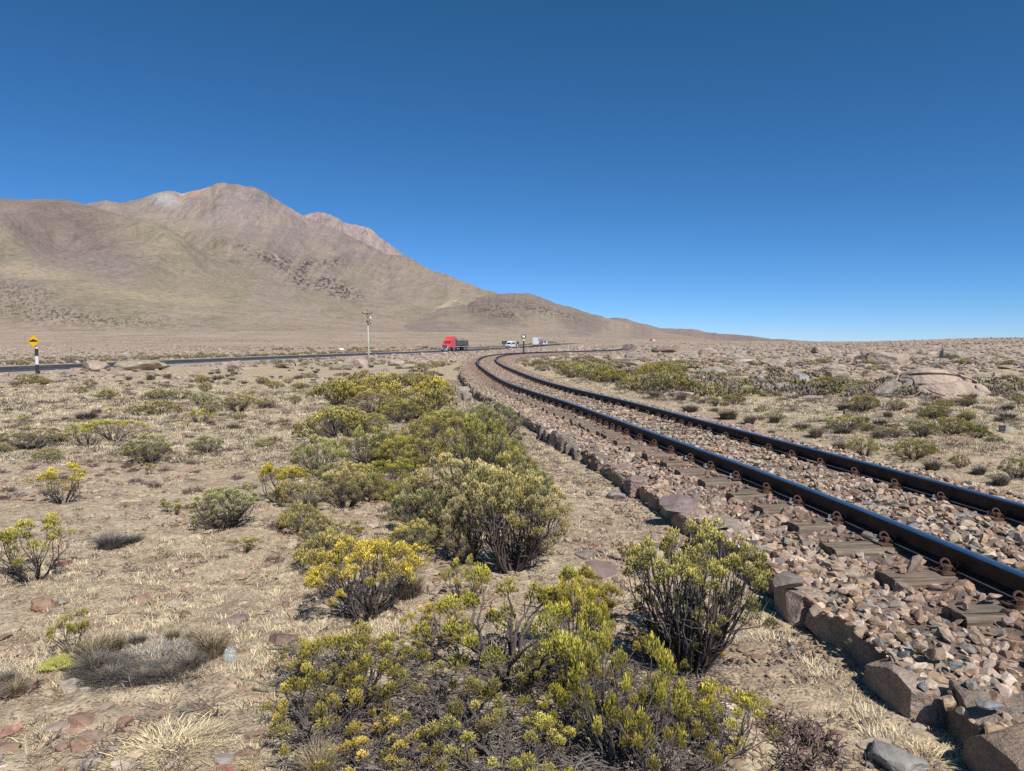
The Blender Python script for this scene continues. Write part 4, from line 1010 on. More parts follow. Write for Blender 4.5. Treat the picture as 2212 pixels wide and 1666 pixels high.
for k, px, py, wp, hp, lab in FG:
    x, y, z = at(px, py)
    wm, hm = wp / FPX * y, hp / FPX * y / math.cos(math.atan2(CAMZ - z, y)) 
    w, l = SH[k]; bb = [v for v in l.bound_box] if hasattr(l, 'bound_box') else None
    co = np.empty(len(l.vertices) * 3, np.float32); l.vertices.foreach_get('co', co); co = co.reshape(-1, 3)
    w0 = np.percentile(co[:, 0], 99) - np.percentile(co[:, 0], 1); h0 = np.percentile(co[:, 2], 99)
    wm *= 1.0; hm *= 1.0; sx = wm / w0; szz = max(.35, (hm - wm * .30 * (CAMZ - z) / y) / h0)
    r = put_shrub(k, x, y, 1.0, rz=rnd.uniform(0, 6.28)); r.scale = (sx, sx * .92, szz)
    tag(r, lab, 'shrub', 'yellow-green shrubs of the plain')
# --- band left of the track and looser scatter elsewhere
REST = []
def rok(x, y, lo=-3.0, hi=3.4):
    d = float(dtrack(np.array([x]), np.array([y]))[0]); r_ = float(droad(np.array([x]), np.array([y]))[0])
    return (d < lo or d > hi) and abs(r_) > 7.8
def region(n, pxr, pyr, kinds, sz, word, tries=400, rows=1.0):
    c = 0; t = 0
    while c < n and t < tries:
        t += 1; px = rnd.uniform(*pxr); py = rnd.uniform(*pyr); x, y, z = at(px, py)
        if not rok(x, y): continue
        s_ = rnd.uniform(*sz); k = rnd.choice(kinds); r = put_shrub(k, x, y, s_, sz=rnd.uniform(.75, 1.1)); r.scale = (s_ * rnd.uniform(.75, 1.35), s_ * rnd.uniform(.75, 1.35), r.scale[2] * rnd.uniform(.8, 1.1)); REST.append((r, px, py, word, s_)); c += 1
region(9, (720, 940), (885, 960), ['mid_a', 'mid_b', 'mid_b', 'far_0'], (.75, 1.1), 'dense olive shrub in band left of track')
region(16, (715, 955), (840, 885), ['mid_b', 'far_0', 'far_3', 'far_5'], (.8, 1.15), 'dense olive shrub in band left of track')
region(6, (880, 1010), (905, 960), ['mid_a', 'mid_c'], (.6, .9), 'grey-green shrub between olive band and edging')
region(11, (830, 1185), (955, 1130), ['mid_c', 'mid_a', 'up_b', 'mid_b'], (.5, .85), 'grey-green shrub filling gap in central clump')
region(9, (620, 1010), (1110, 1200), ['sprawl_c', 'grey_a', 'mid_c'], (.35, .6), 'scraggly shrub among foreground plants')
region(5, (640, 1480), (1400, 1640), ['sprawl_c', 'dome_c', 'sparse_a', 'grey_a'], (.45, .7), 'twiggy half-dead shrub among foreground plants')
region(9, (840, 985), (800, 840), ['far_0', 'far_2', 'far_4', 'far_5'], (.7, 1.1), 'dark olive shrub at far end of band')
region(6, (640, 860), (1000, 1090), ['mid_c', 'grey_a', 'sparse_a'], (.45, .75), 'loose grey-green shrub left of central clump')
region(18, (0, 700), (835, 900), ['mid_c', 'far_4', 'sparse_a', 'far_0'], (.3, .7), 'small olive shrub on straw-coloured plain')
region(16, (0, 640), (900, 1000), ['sparse_a', 'mid_c', 'grey_a'], (.28, .6), 'small yellowish shrub on stony plain')
region(5, (150, 650), (1010, 1180), ['sparse_b', 'grey_a'], (.3, .5), 'very small shrub among stones')
region(22, (560, 960), (780, 796), ['far_0', 'far_2', 'far_5'], (.5, .8), 'dark olive shrub along near side of road')
region(30, (560, 950), (752, 764), ['far_0', 'far_2', 'far_5'], (1.0, 1.6), 'dark olive shrub along far side of road')
region(16, (60, 780), (808, 838), ['far_4', 'far_0', 'far_5'], (.3, .6), 'small olive shrub on flat ground near road')
region(9, (120, 500), (768, 782), ['far_0', 'far_2'], (.8, 1.3), 'dark olive shrub along far side of road')
region(22, (1180, 1480), (800, 856), ['far_0', 'far_5', 'far_4', 'far_0', 'far_2'], (.7, 1.1), 'bushy olive shrub in row right of bend')
region(26, (1400, 2200), (800, 850), ['far_0', 'far_4', 'far_2'], (.3, .6), 'low olive shrub among boulders')
region(22, (1480, 2212), (845, 960), ['mid_c', 'far_4', 'mid_b', 'grey_a'], (.25, .55), 'low olive shrub past farther rail')
region(12, (1120, 1300), (778, 800), ['far_0', 'far_2', 'far_5'], (.6, .9), 'dark olive shrub inside track bend')
region(26, (1180, 2200), (770, 795), ['far_0', 'far_2', 'far_4'], (.4, .8), 'small olive shrub in far boulder field')
# right-hand side, read off the photo
for (zx, zy, w_, h_, k, lab) in [
    (1210, 655, 260, 105, 'mid_c', 'bright yellow-green spreading shrub just past the farther rail'),
    (1320, 800, 160, 120, 'mid_b', 'dense green shrub hugging the farther rail beside grey tussocks'),
    (1600, 810, 260, 120, 'mid_b', 'broad dense green shrub past the farther rail, right of the other one'),
    (1855, 860, 110, 80, 'mid_b', 'small round green shrub among the right-hand tussocks'),
    (2170, 920, 200, 130, 'mid_b', 'dark green shrub cut by the right edge above the farther rail'),
    (1490, 690, 120, 70, 'mid_c', 'small yellow-green shrub behind the broad green one on the right'),
    (1640, 690, 180, 120, 'mid_c', 'loose brownish-olive shrub right of centre in the right-hand field'),
    (490, 520, 60, 60, 'up_a', 'small lone green tree-like shrub with a bare stem past the farther rail'),
    (205, 435, 100, 100, 'far_3', 'tall bushy green shrub at the right end of the thick row by the bend'),
    (1320, 545, 170, 110, 'mid_c', 'thin twiggy olive shrub in the right field above the yellow one'),
    (1500, 540, 120, 70, 'mid_c', 'thin twiggy olive shrub, next right of the other above the yellow one'),
    (1680, 590, 130, 70, 'mid_c', 'pale olive twiggy shrub in front of the great boulder'),
    (1900, 590, 100, 60, 'far_3', 'small yellow-green shrub below the right end of the great boulder'),
    (820, 600, 130, 60, 'mid_c', 'olive shrub beside the long tussock past the farther rail')]:
    px, py = A3(zx, zy); x, y, z = at(px, py); wm = w_ / 1.4 * .5422 / FPX * y; hm = h_ / 1.4 * .5422 / FPX * y
    co = np.empty(len(SH[k][1].vertices) * 3, np.float32); SH[k][1].vertices.foreach_get('co', co); co = co.reshape(-1, 3)
    r = put_shrub(k, x, y); r.scale = (wm / (co[:, 0].max() - co[:, 0].min()),) * 2 + (max(.2, hm / co[:, 2].max()),); tag(r, lab, 'shrub', 'yellow-green shrubs of the plain')

# label the scattered ones by row and order across the picture
def ordinal_labels(items, cat, group, edges=(0, 370, 740, 1110, 1480, 1850, 2300), names=('at far left', 'at left', 'left of middle', 'right of middle', 'at right', 'at far right')):
    cells = {}
    for it in items:
        i = max(0, min(len(names) - 1, sum(it[1] >= e for e in edges) - 1)); cells.setdefault((it[3], i), []).append(it)
    for (wd, i), L in cells.items():
        L.sort(key=lambda q: q[1])
        for k, it in enumerate(L):
            if len(L) == 1: lab = '%s, only one %s' % (wd, names[i])
            elif k < 25: lab = '%s, %s from left, %s' % (wd, ORD[k], names[i])
            else: lab = wd
            lab = ' '.join(lab.split())
            if len(lab.replace('-', ' ').split()) > 16: print('LONG', lab)
            tag(it[0], lab, cat, group)
ordinal_labels(REST, 'shrub', 'yellow-green shrubs of the plain')

# --- tussocks
TUS = []
def put_tus(me, x, y, sc, szz=1.0, tint=None, nm='grass_tussock'):
    o = obj(nm, me, None, (x, y, Hs(x, y) - .01), rnd.uniform(0, 6.28), (sc * rnd.uniform(.85, 1.2), sc, sc * szz))
    v = rnd.uniform(.8, 1.2); o.color = (*(tint or (v, v * .98, v * .95)), 1); return o
for (zx, zy, w_, h_, lab) in [(350, 545, 200, 60, 'long low grey tussock hugging the farther rail, nearest the lone green shrub'), (560, 590, 190, 90, 'large grey-brown tussock with upright tips past the farther rail'), (680, 615, 150, 80, 'grey-brown tussock joined to the right side of the largest one'), (820, 610, 120, 70, 'grey tussock behind the small pink boulder by the rail'),
    (800, 680, 90, 60, 'dark tussock right of the small pink boulder'), (930, 735, 150, 70, 'grey spiky tussock touching the farther rail, first right of the dark one'), (1050, 690, 150, 90, 'tall pale tussock left of the yellow-green spreading shrub'), (1180, 760, 170, 80, 'pale straw-grey tussock below the spreading shrub'), (1200, 540, 110, 60, 'dark round tussock in the right field, in line with the small pink boulder'),
    (1700, 870, 190, 90, 'straw-grey tussock below the broad green shrub'), (1960, 900, 150, 110, 'dark spiky tussock past the farther rail near the right edge'), (2080, 960, 190, 100, 'large spiky grey tussock nearest to the right end of the farther rail'), (1400, 700, 120, 100, 'fan-shaped pale tussock between two green shrubs'), (150, 470, 130, 60, 'grey tussock at the foot of the tall bushy shrub')]:
    px, py = A3(zx, zy); x, y, z = at(px, py); wm = w_ / 1.4 * .5422 / FPX * y; hm = h_ / 1.4 * .5422 / FPX * y
    o = put_tus(rnd.choice(TU[:4]), x, y, wm / .62, max(.5, min(1.4, hm / .27 / (wm / .62)))); tag(o, lab, 'grass tussock', 'grey grass tussocks')
for (px, py, w_, h_, me, lab) in [(238, 1185, 95, 55, TU[3], 'round dark grey tussock on the bare soil at left, above the ring-shaped one'), (285, 1172, 70, 30, TU[3], 'flat grey mat of dead grass trailing right of the round grey tussock'), (665, 1105, 90, 70, TU[0], 'spiky grey-tan tussock behind the grey twiggy shrub'), (615, 1140, 60, 50, TU[4], 'pale straw tussock left of the grey twiggy shrub'),
    (730, 1260, 90, 90, TU[4], 'pale spiky tussock half hidden behind the flat-crowned yellow shrub'), (845, 1080, 60, 60, TU[4], 'pale dry tussock at the left foot of the central clump'), (880, 1290, 130, 100, TU[0], 'grey dry tussock right of the flat-crowned yellow shrub'), (690, 1560, 110, 110, TU[4], 'pale dry tussock poking out left of the foreground shrubs'), (690, 1690, 160, 120, TU[4], 'straw tussock with seed stalks at the bottom edge'),
    (15, 1480, 80, 70, TU[0], 'brown tussock cut by the left edge'), (35, 1505, 80, 50, TU[4], 'low straw tussock by the left edge beside the brown one'), (190, 905, 90, 26, TU[3], 'low grey tussock in the left middle ground')]:
    x, y, z = at(px, py); wm = w_ / FPX * y; hm = h_ / FPX * y; o = put_tus(me, x, y, wm / .62, max(.35, min(1.5, hm / .27 / (wm / .62)))); tag(o, lab, 'grass tussock', 'grey grass tussocks')
# the ring tussock
rx, ry, rz_ = at(325, 1432)
root = empty('ring_tussock', (rx, ry, rz_), 0, 'large ring-shaped tussock, spiky straw rim around a dead grey centre, at lower left', 'grass tussock', 'grey grass tussocks')
mat_me = make_tussock(301, .36, .06, 5200, (.14, .13, .12), (.42, .38, .335), lean=1.5, w=.0020, core=.95)
m_ = obj('dead_centre', mat_me, root, (0, .06, 0)); m_.scale = (1.0, .95, 1)
for i, a_ in enumerate(np.radians([200, 218, 236, 254, 272, 290, 308, 326])):
    dk_ = make_tussock(310 + i, .19, .115, 520, (.045, .040, .038), (.24, .21, .175), lean=1.7, w=.0017, core=.7)
    obj('dark_skirt', dk_, root, (.25 * math.cos(a_), .20 * math.sin(a_) - .02, 0))
for i, (dx, dy, s_) in enumerate([(-.33, .0, 1.0), (-.29, .12, .8), (-.25, -.12, .85), (-.10, -.22, .55), (.08, -.24, .55), (.27, -.10, .75), (.33, .06, 1.0), (.28, .16, .8), (.12, .30, .5), (-.02, .31, .45), (.2, -.2, .55), (-.2, .24, .5)]):
    t_ = obj('grass_clump', TU[4] if i in (0, 1, 6, 7, 8, 9) else TU[0], root, (dx, dy, 0), rnd.uniform(0, 6), (s_ * .56, s_ * .56, s_ * .72))
# scattered tussocks
L = []
def treg(n, pxr, pyr, mes, sz, word):
    c = 0; t = 0
    while c < n and t < 500:
        t += 1; px = rnd.uniform(*pxr); py = rnd.uniform(*pyr); x, y, z = at(px, py)
        if not rok(x, y, -2.6, 3.0): continue
        o = put_tus(rnd.choice(mes), x, y, rnd.uniform(*sz), rnd.uniform(.7, 1.1)); L.append((o, px, py, word)); c += 1
treg(26, (1120, 1400), (765, 815), TUF, (1.0, 1.9), 'brown tussock on bank inside bend')
treg(46, (1380, 2212), (790, 880), TUF, (.6, 1.1), 'dark grey tussock among boulders')
treg(16, (1500, 2212), (880, 940), TU[:4], (.7, 1.1), 'grey tussock past farther rail')
treg(26, (640, 960), (790, 850), TUF, (.8, 1.6), 'brown-grey tussock among rocks near pole')
treg(14, (150, 520), (800, 822), TUF, (.9, 1.8), 'brown tussock by rocks along road')
treg(16, (380, 780), (800, 832), TUF, (.6, 1.1), 'pale brown tussock on flat ground near road')
treg(12, (0, 640), (830, 1000), TU[:4] + TUF, (.5, .9), 'low grey tussock on stony plain')
ordinal_labels(L, 'grass tussock', 'grey grass tussocks')

# --- dwarf brown bushes
L = []
def dreg(n, pxr, pyr, sz, word, mes=DW):
    c = 0; t = 0
    while c < n and t < 900:
        t += 1; px = rnd.uniform(*pxr); py = rnd.uniform(*pyr); x, y, z = at(px, py)
        if not rok(x, y, -2.8, 3.0): continue
        if px > 640 and py > 1000 and px < 1300: continue
        o = put_tus(rnd.choice(mes), x, y, rnd.uniform(*sz), rnd.uniform(.7, 1.1), nm='dwarf_bush'); L.append((o, px, py, word)); c += 1
dreg(75, (0, 720), (835, 920), (.35, .8), 'low purplish-brown leafless bush in far rows')
dreg(85, (0, 690), (905, 1080), (.3, .65), 'low purplish-brown leafless bush in middle rows')
dreg(60, (0, 780), (808, 838), (.6, 1.3), 'low brown bush on flat ground near road')
dreg(10, (0, 640), (1010, 1240), (.4, .6), 'low purplish-brown leafless bush in near rows')
dreg(60, (1400, 2212), (830, 930), (.4, .9), 'low purplish-brown leafless bush past farther rail')
for (px, py, s_) in ((1700, 1585, .9), (1735, 1640, 1.0), (25, 1500, .7), (590, 955, 1), (700, 1290, .6)):
    x, y, z = at(px, py); L.append((put_tus(DW[0], x, y, s_, .8, nm='dwarf_bush'), px, py, 'low reddish-brown twiggy bush'))
ordinal_labels(L, 'dwarf bush', 'low leafless brown bushes')

# --- straw tufts
L = []
SPOT = [(380, 1600, 1.6), (420, 1620, 1.4), (345, 1625, 1.4), (395, 1645, 1.3), (440, 1595, 1.1), (300, 1590, .9), (560, 1590, 1.0), (600, 1575, 1.0), (625, 1560, .9), (560, 1420, .9), (545, 1440, .8), (280, 1360, .9), (270, 1345, .7), (100, 1605, 1.2), (135, 1600, 1.0), (60, 1640, 1.0), (480, 1540, .7),
        (1885, 1480, 1.1), (1850, 1500, 1.0), (1905, 1500, 1.0), (1780, 1455, .8), (1830, 1530, 1.0), (1800, 1560, .9), (1920, 1510, .8), (1700, 1370, .9), (1670, 1345, .8), (1860, 1620, .8), (1990, 1640, 1.2), (2030, 1620, 1.0), (2080, 1650, 1.1), (1960, 1590, .7), (1650, 1300, .8), (2120, 1655, .9), (1230, 1000, 1.2), (1260, 1010, 1.2), (1180, 1100, .9), (1180, 930, 1.2), (1100, 880, 1.5), (1065, 850, 1.6), (1310, 1160, .9)]
for (px, py, s_) in SPOT:
    x, y, z = at(px, py); L.append((put_tus(rnd.choice(STRAW), x, y, s_ * 1.0, rnd.uniform(.42, .62), nm='straw_tuft'), px, py, 'dry pale straw tuft'))
t = 0
while len(L) < 240:
    px = rnd.uniform(0, 760); py = 1020 + 640 * rnd.random() ** .8; x, y, z = at(px, py)
    L.append((put_tus(rnd.choice(STRAW), x, y, rnd.uniform(.45, 1.0), rnd.uniform(.5, .8), nm='straw_tuft'), px, py, 'dry pale straw tuft, smaller than a hand,' if False else ('dry pale straw tuft in near rows' if py > 1300 else 'dry pale straw tuft in back rows')))
ordinal_labels(L, 'dry grass', 'dry pale straw tufts')
# fine dry grass everywhere: nobody could count it
def straw_field():
    r = np.random.default_rng(44); Xs, Ys = [], []
    for n, pxr, pyr in ((15000, (-40, 2250), (1000, 1700)), (16000, (-40, 2250), (880, 1000)), (18000, (-40, 2250), (800, 880))):
        px = r.uniform(*pxr, n); py = r.uniform(*pyr, n)
        v = (py - CY) / FPX; fy = math.cos(PITCH) - v * math.sin(PITCH); dn = v * math.cos(PITCH) + math.sin(PITCH); t_ = CAMZ / dn
        Xs.append((px - CX) / FPX * t_); Ys.append(fy * t_)
    X = np.concatenate(Xs); Y = np.concatenate(Ys); d = dtrack(X, Y); rd = droad(X, Y)
    m = fbm2(X * .55, Y * .55, 3, 23); k = ((d < -2.15) | (d > 2.7)) & (np.abs(rd) > 8) & (m > -.28 + .10 * (Y < 8) + .20 * (Y < 4.2) + .5 * ((Y < 3.7) & (X < -1.0))); X, Y = X[k], Y[k]; n = len(X)
    tm = []
    for s_ in range(5):
        g = np.random.default_rng(400 + s_); nb = 16; th = g.uniform(0, 6.28, nb); q = np.sqrt(g.random(nb)) * .05; b = np.stack([np.cos(th) * q, np.sin(th) * q, 0 * q - .004], -1)
        tip = b + np.stack([np.cos(th) * g.uniform(.01, .045, nb), np.sin(th) * g.uniform(.01, .045, nb), g.uniform(.02, .055, nb)], -1); sd_ = np.stack([-np.sin(th), np.cos(th), 0 * th], -1) * .0022
        V = np.stack([b - sd_, b + sd_, tip], 1).reshape(-1, 3); F = np.arange(nb * 3).reshape(-1, 3); c = np.repeat(g.uniform(.75, 1.2, (nb, 1, 1)), 3, 1) * np.array([.75, .75, 1.1])[None, :, None] * np.ones((1, 1, 3)); tm.append((V, F, c.reshape(-1, 3)))
    sc_ = r.uniform(.45, 1.3, n) * (1 + 1.4 * ss(6, 24, Y)); Mx = rotm(np.zeros(n), np.zeros(n), r.uniform(0, 6.28, n)) * sc_[:, None, None]; Mx[:, 2, :] *= .8
    C = np.array([.90, .76, .50])[None] * r.uniform(.75, 1.15, (n, 1)); gr = r.random(n) < .15; C[gr] = np.array([.42, .40, .36])
    me = scatter('dry_grass', tm, r.integers(0, 5, n), Mx, np.stack([X, Y, H(X, Y)], -1), C, M['blade'])
    tag(obj('dry_grass', me), 'short dry straw-coloured grass thinly covering the stony ground', 'dry grass', kind='stuff')
straw_field()
def twig_litter():
    r = np.random.default_rng(46); n = 9000; py = np.concatenate([r.uniform(1000, 1700, 900), r.uniform(880, 1000, 3800), r.uniform(815, 880, 4300)]); px = r.uniform(-40, 2250, n)
    v = (py - CY) / FPX; fy = math.cos(PITCH) - v * math.sin(PITCH); dn = v * math.cos(PITCH) + math.sin(PITCH); t_ = CAMZ / dn; X = (px - CX) / FPX * t_; Y = fy * t_
    d = dtrack(X, Y); rd = droad(X, Y); m = fbm2(X * .7 + 9, Y * .7, 3, 27); k = ((d < -2.3) | (d > 2.8)) & (np.abs(rd) > 8) & (m > -.1); X, Y = X[k], Y[k]; n = len(X)
    tm = []
    for s_ in range(5):
        g = np.random.default_rng(500 + s_); V, F, C = [], [], []; off = 0
        for q in range(12):
            th = g.uniform(0, 6.28); a = np.array([g.normal(0, .02), g.normal(0, .02), 0]); e = a + np.array([math.cos(th) * g.uniform(.02, .07), math.sin(th) * g.uniform(.02, .07), g.uniform(.005, .05)])
            vv, ff = tube_np(np.array([a, (a + e) / 2 + g.normal(0, .006, 3), e]), np.array([.0022, .002, .0012]), 3); V.append(vv); F.append(np.concatenate([ff[:, [0, 1, 2]], ff[:, [0, 2, 3]]]) + off); off += len(vv)
        V = np.concatenate(V); tm.append((V, np.concatenate(F)))
    sc_ = r.uniform(.5, 1.4, n) * (1 + 1.3 * ss(6, 24, Y)); Mx = rotm(np.zeros(n), np.zeros(n), r.uniform(0, 6.28, n)) * sc_[:, None, None]; C = pal(n, [(.15, .105, .095), (.20, .155, .13), (.28, .25, .22), (.13, .13, .06)], [3, 2, 1.5, 1.2], .25, 3)
    tag(obj('twig_litter', scatter('twig_litter', tm, r.integers(0, 5, n), Mx, np.stack([X, Y, H(X, Y)], -1), C, M['blade'])), 'fine dark twigs and tiny dead plants scattered over the soil', 'twigs', kind='stuff')
    # tangle of dead branches under the foreground shrubs
    g = np.random.default_rng(47); V, F, C = [], [], []; off = 0
    for q in range(1700):
        px_ = g.uniform(610, 1560); py_ = g.uniform(1400, 1700); x, y = un(px_, py_, CAMZ); z = 0; L_ = g.uniform(.06, .34); th = g.normal(.1, .9)
        P_ = np.array([[x + L_ * (i / 4 - .5) * math.cos(th) + g.normal(0, .008), y + L_ * (i / 4 - .5) * math.sin(th) + g.normal(0, .008), g.uniform(.0, .05) + abs(g.normal(0, .015))] for i in range(5)]); P_[:, 2] += Hs(x, y)
        rr_ = g.uniform(.0015, .0045); vv, ff = tube_np(P_, np.linspace(rr_, rr_ * .5, 5), 4); V.append(vv); F.append(ff + off); off += len(vv); C.append(np.tile(np.array([(.20, .175, .155)]) * g.uniform(.5, 1.5), (len(vv), 1)))
    tag(obj('dead_twigs', mesh_np('dead_twigs', np.concatenate(V), np.concatenate(F), M['wood'], col=np.concatenate(C), smooth=True)), 'grey tangle of dead twigs on the ground beneath the foreground shrubs', 'twigs', kind='stuff')
twig_litter()

# cushion plant
cx_, cy_, cz_ = at(130, 1445)
def cushion():
    g = np.random.default_rng(5); n = 2600; th = g.uniform(0, 6.28, n); q = np.sqrt(g.random(n)); X = np.cos(th) * q * .15; Y = np.sin(th) * q * .10; lob = fbm2(X * 16 + 3, Y * 16, 3, 8)
    k = (q < .75 + .4 * lob); X, Y = X[k], Y[k]; n = len(X); Z = .025 * (1 - (X / .15) ** 2) * (1 + lob[k])
    Mx = dirm(np.stack([X * 3, Y * 3, np.full(n, 1.0)], -1) + g.normal(0, .3, (n, 3)), 1, g.uniform(0, 6, n)) * np.array([.0035, .0035, .016])[None, None, :]
    C = np.array([(.50, .47, .13)]) * g.uniform(.65, 1.25, (n, 1)); me = scatter('cushion_plant', [(SP2_V, SP2_F, SP2_C)], np.zeros(n, int), Mx, np.stack([X, Y, Z], -1), C, M['leaf'])
    o = obj('cushion_plant', me, None, (cx_, cy_, cz_), .3); tag(o, 'flat yellow-green cushion plant at the left side of the ring tussock', 'cushion plant')
cushion()
# dead sticks on the soil
L = []
for (px, py, ln, a) in [(430, 1560, .28, .5), (470, 1530, .34, .35), (520, 1555, .25, .15), (560, 1480, .4, -.35), (400, 1545, .2, .8), (500, 1590, .3, .1), (300, 1330, .3, -.1), (420, 1470, .15, .6), (610, 1500, .35, -.2), (1510, 1500, .22, .3), (1560, 1510, .15, -.9), (640, 1560, .3, 0), (580, 1640, .3, .15), (1640, 1580, .35, -.7), (1700, 1420, .2, .5), (700, 1620, .5, -.1), (880, 1520, .5, .2), (1050, 1610, .6, -.2), (1180, 1560, .55, .15), (980, 1560, .5, -.4)]:
    x, y, z = at(px, py); b = MB(); k = 6; P_ = [(ln * (i / (k - 1) - .5), rnd.gauss(0, .012), .006 + abs(rnd.gauss(0, .006))) for i in range(k)]
    b.tube(P_, np.linspace(.006, .002, k), 5); j = rnd.choice((2, 3)); b.tube([P_[j], (P_[j][0] + ln * .15, P_[j][1] + ln * .12, .012), (P_[j][0] + ln * .3, P_[j][1] + ln * .18, .02)], [.003, .0025, .001], 4)
    me = b.mesh('dead_branch', M['wood'], True); ca = me.color_attributes.new('Col', 'FLOAT_COLOR', 'POINT'); c = np.tile(np.array([.24, .20, .17, 1], np.float32), (len(me.vertices), 1)); ca.data.foreach_set('color', c.ravel())
    o = obj('dead_branch', me, None, (x, y, z), a); L.append((o, px, py, 'bleached dead branch lying on the ground'))
ordinal_labels(L, 'dead branch', 'dead branches on the soil')

# ================================================================== STONES AND BOULDERS
def rock_obj(nm, seed, sub, dims, x, y, z, rz, col, mat=None, cuts=9, nz=.06, box=0.3, dmin=.5, dmax=.85, tilt=(0, 0), smooth=False):
    V, F = rock(seed, sub, dims, cuts, dmin, dmax, nz, box); r = np.random.default_rng(seed)
    n = fbm3(V / max(dims) * 3 + seed, 4, seed); C = np.array(col)[None] * (1 + .22 * n[:, None]) * r.uniform(.95, 1.05, 3)
    me = mesh_np(nm, V, F, mat or M['rock'], col=np.clip(C, 0, 1), smooth=smooth); o = obj(nm, me, None, (x, y, z)); o.rotation_euler = (tilt[0], tilt[1], rz); return o
M['edging'] = m_rock('edging_rock', scale=3.2, bstr=1.0)
# edging stones
L = []; s = s_of_y(2.2); i = 0; er = random.Random(9)
while True:
    x0, y0, hd = track_at(s, -1.97); y0 = float(y0)
    if y0 > 46: break
    near = y0 < 12
    ln = er.uniform(.30, .50) if y0 < 9 else er.uniform(.22, .45); dep = er.uniform(.26, .40); hh = 0
    x, y, hd = track_at(s + ln / 2, -1.97 + dep / 2 - .02 + er.uniform(-.07, .07)); x, y, hd = float(x), float(y), float(hd)
    top = float(rail_top(y)) - .185 + er.uniform(-.07, .02) - (.04 if y > 14 else 0); bot = Hs(x - .25, y) - .08
    hz = (top - bot) / 2
    col = er.choice([(.42, .34, .28), (.46, .37, .29), (.38, .30, .245), (.36, .31, .27), (.30, .24, .20), (.34, .265, .205)])
    o = rock_obj('edging_stone', 500 + i, 5 if y0 < 6 else (4 if near else 3), (dep / 2, ln / 2 * 1.0, hz), x, y, (top + bot) / 2, hd + er.gauss(0, .12), col, M['edging'], 9, .035, 1.0, .78, 1.12, (er.gauss(0, .05), er.gauss(0, .07)))
    L.append((o, y)); s += ln + er.choice((-.02, .0, .03, .06, .10)); i += 1
for k, (o, y) in enumerate(L):
    lab = ('dark brown squared stone block of the track edging, %s from the bottom right corner' % ORD[k]) if k < 25 else ('small dark stone of the farther track edging before the bend')
    tag(o, lab, 'edging stone', 'stone blocks edging the ballast')
PK = (.43, .355, .295); TN = (.42, .34, .27); GR = (.36, .315, .27); BR = (.25, .175, .13); RD = (.34, .215, .16)
# foreground stones (px,py,width px,height px,colour,label)
FS = [(610, 1392, 70, 38, BR, 'rough dark brown boulder at the left foot of the foreground shrubs'), (97, 1312, 55, 30, RD, 'reddish flat boulder left of the small forked shrub'), (133, 1306, 26, 18, GR, 'grey stone touching the reddish boulder'),
      (158, 1490, 60, 40, TN, 'tan stone below the cushion plant'), (180, 1503, 34, 24, TN, 'small tan stone leaning on the other below the cushion plant'), (228, 1535, 38, 24, TN, 'pale rounded stone between the ring tussock and the bottom straw'), (180, 1565, 66, 30, (.34, .235, .165), 'brown oval stone in the bottom-left cobble group, upper right one'),
      (125, 1578, 60, 16, TN, 'long flat stone in the bottom-left cobble group'), (200, 1600, 72, 34, (.36, .27, .20), 'largest flat cobble at the bottom left'), (272, 1568, 38, 28, RD, 'dark red angular stone right of the bottom-left cobbles'), (22, 1625, 50, 28, (.33, .22, .17), 'brown cobble by the bottom-left corner'),
      (135, 1620, 28, 32, (.34, .24, .19), 'upright brown cobble at the bottom left'), (165, 1625, 34, 38, (.36, .25, .18), 'brown cobble beside the upright one at the bottom left'), (198, 1650, 48, 28, GR, 'grey cobble at the bottom edge, left'), (10, 1590, 36, 20, RD, 'reddish cobble at the left edge'), (245, 1622, 44, 18, TN, 'flat tan cobble right of the largest one'),
      (485, 1645, 48, 22, GR, 'grey flat stone at the bottom edge below the straw'), (480, 1590, 26, 18, BR, 'small brown stone near the plastic wrapper'), (370, 1655, 40, 22, TN, 'tan stone at the bottom edge'),
      (575, 1462, 26, 16, TN, 'round tan stone right of the plastic wrapper'), (560, 1455, 20, 16, RD, 'small red stone right of the plastic wrapper'), (420, 1355, 34, 16, TN, 'flat tan stone above the ring tussock'), (400, 1330, 30, 14, BR, 'brown flat stone above the ring tussock'), (505, 1345, 60, 22, (.30, .24, .21), 'mauve flat slab right of the ring tussock'), (310, 1300, 40, 20, (.36, .27, .2), 'tan slab above the ring tussock, left one'), (610, 1440, 34, 20, TN, 'pale stone below the dark brown boulder'),
      (1940, 1655, 125, 55, (.34, .32, .31), 'grey pointed boulder cut by the bottom edge near the edging stones'), (1712, 1618, 34, 28, (.42, .33, .28), 'smooth pinkish stone on the brown soil at lower right'), (1985, 1578, 42, 26, (.48, .41, .34), 'pale split stone near the edging stones'), (1290, 1245, 90, 50, (.25, .18, .16), 'large flat dark purple-brown boulder left of the upright green shrub'), (1265, 1205, 50, 26, (.30, .25, .23), 'flat grey stone beside the gravel strip'),
      (1225, 1170, 18, 12, PK, 'small pink stone by the tall grey-green shrub'), (1145, 1000, 30, 20, GR, 'angular grey stone by the first part of the edging'), (1330, 1075, 44, 22, (.30, .26, .25), 'grey rounded stone at the foot of the edging')]
for i, (px, py, w_, h_, col, lab) in enumerate(FS):
    x, y, z = at(px, py); wm = w_ / FPX * y / 2; dp = wm * rnd.uniform(.65, .9); hm = max(.35 * wm, h_ / FPX * y * .55)
    o = rock_obj('stone', 900 + i, 4, (wm, dp, hm), x, y, z + hm * .35, rnd.uniform(-.3, .3), col, None, 10, .07, .35); tag(o, lab, 'stone', 'stones lying on the plain')
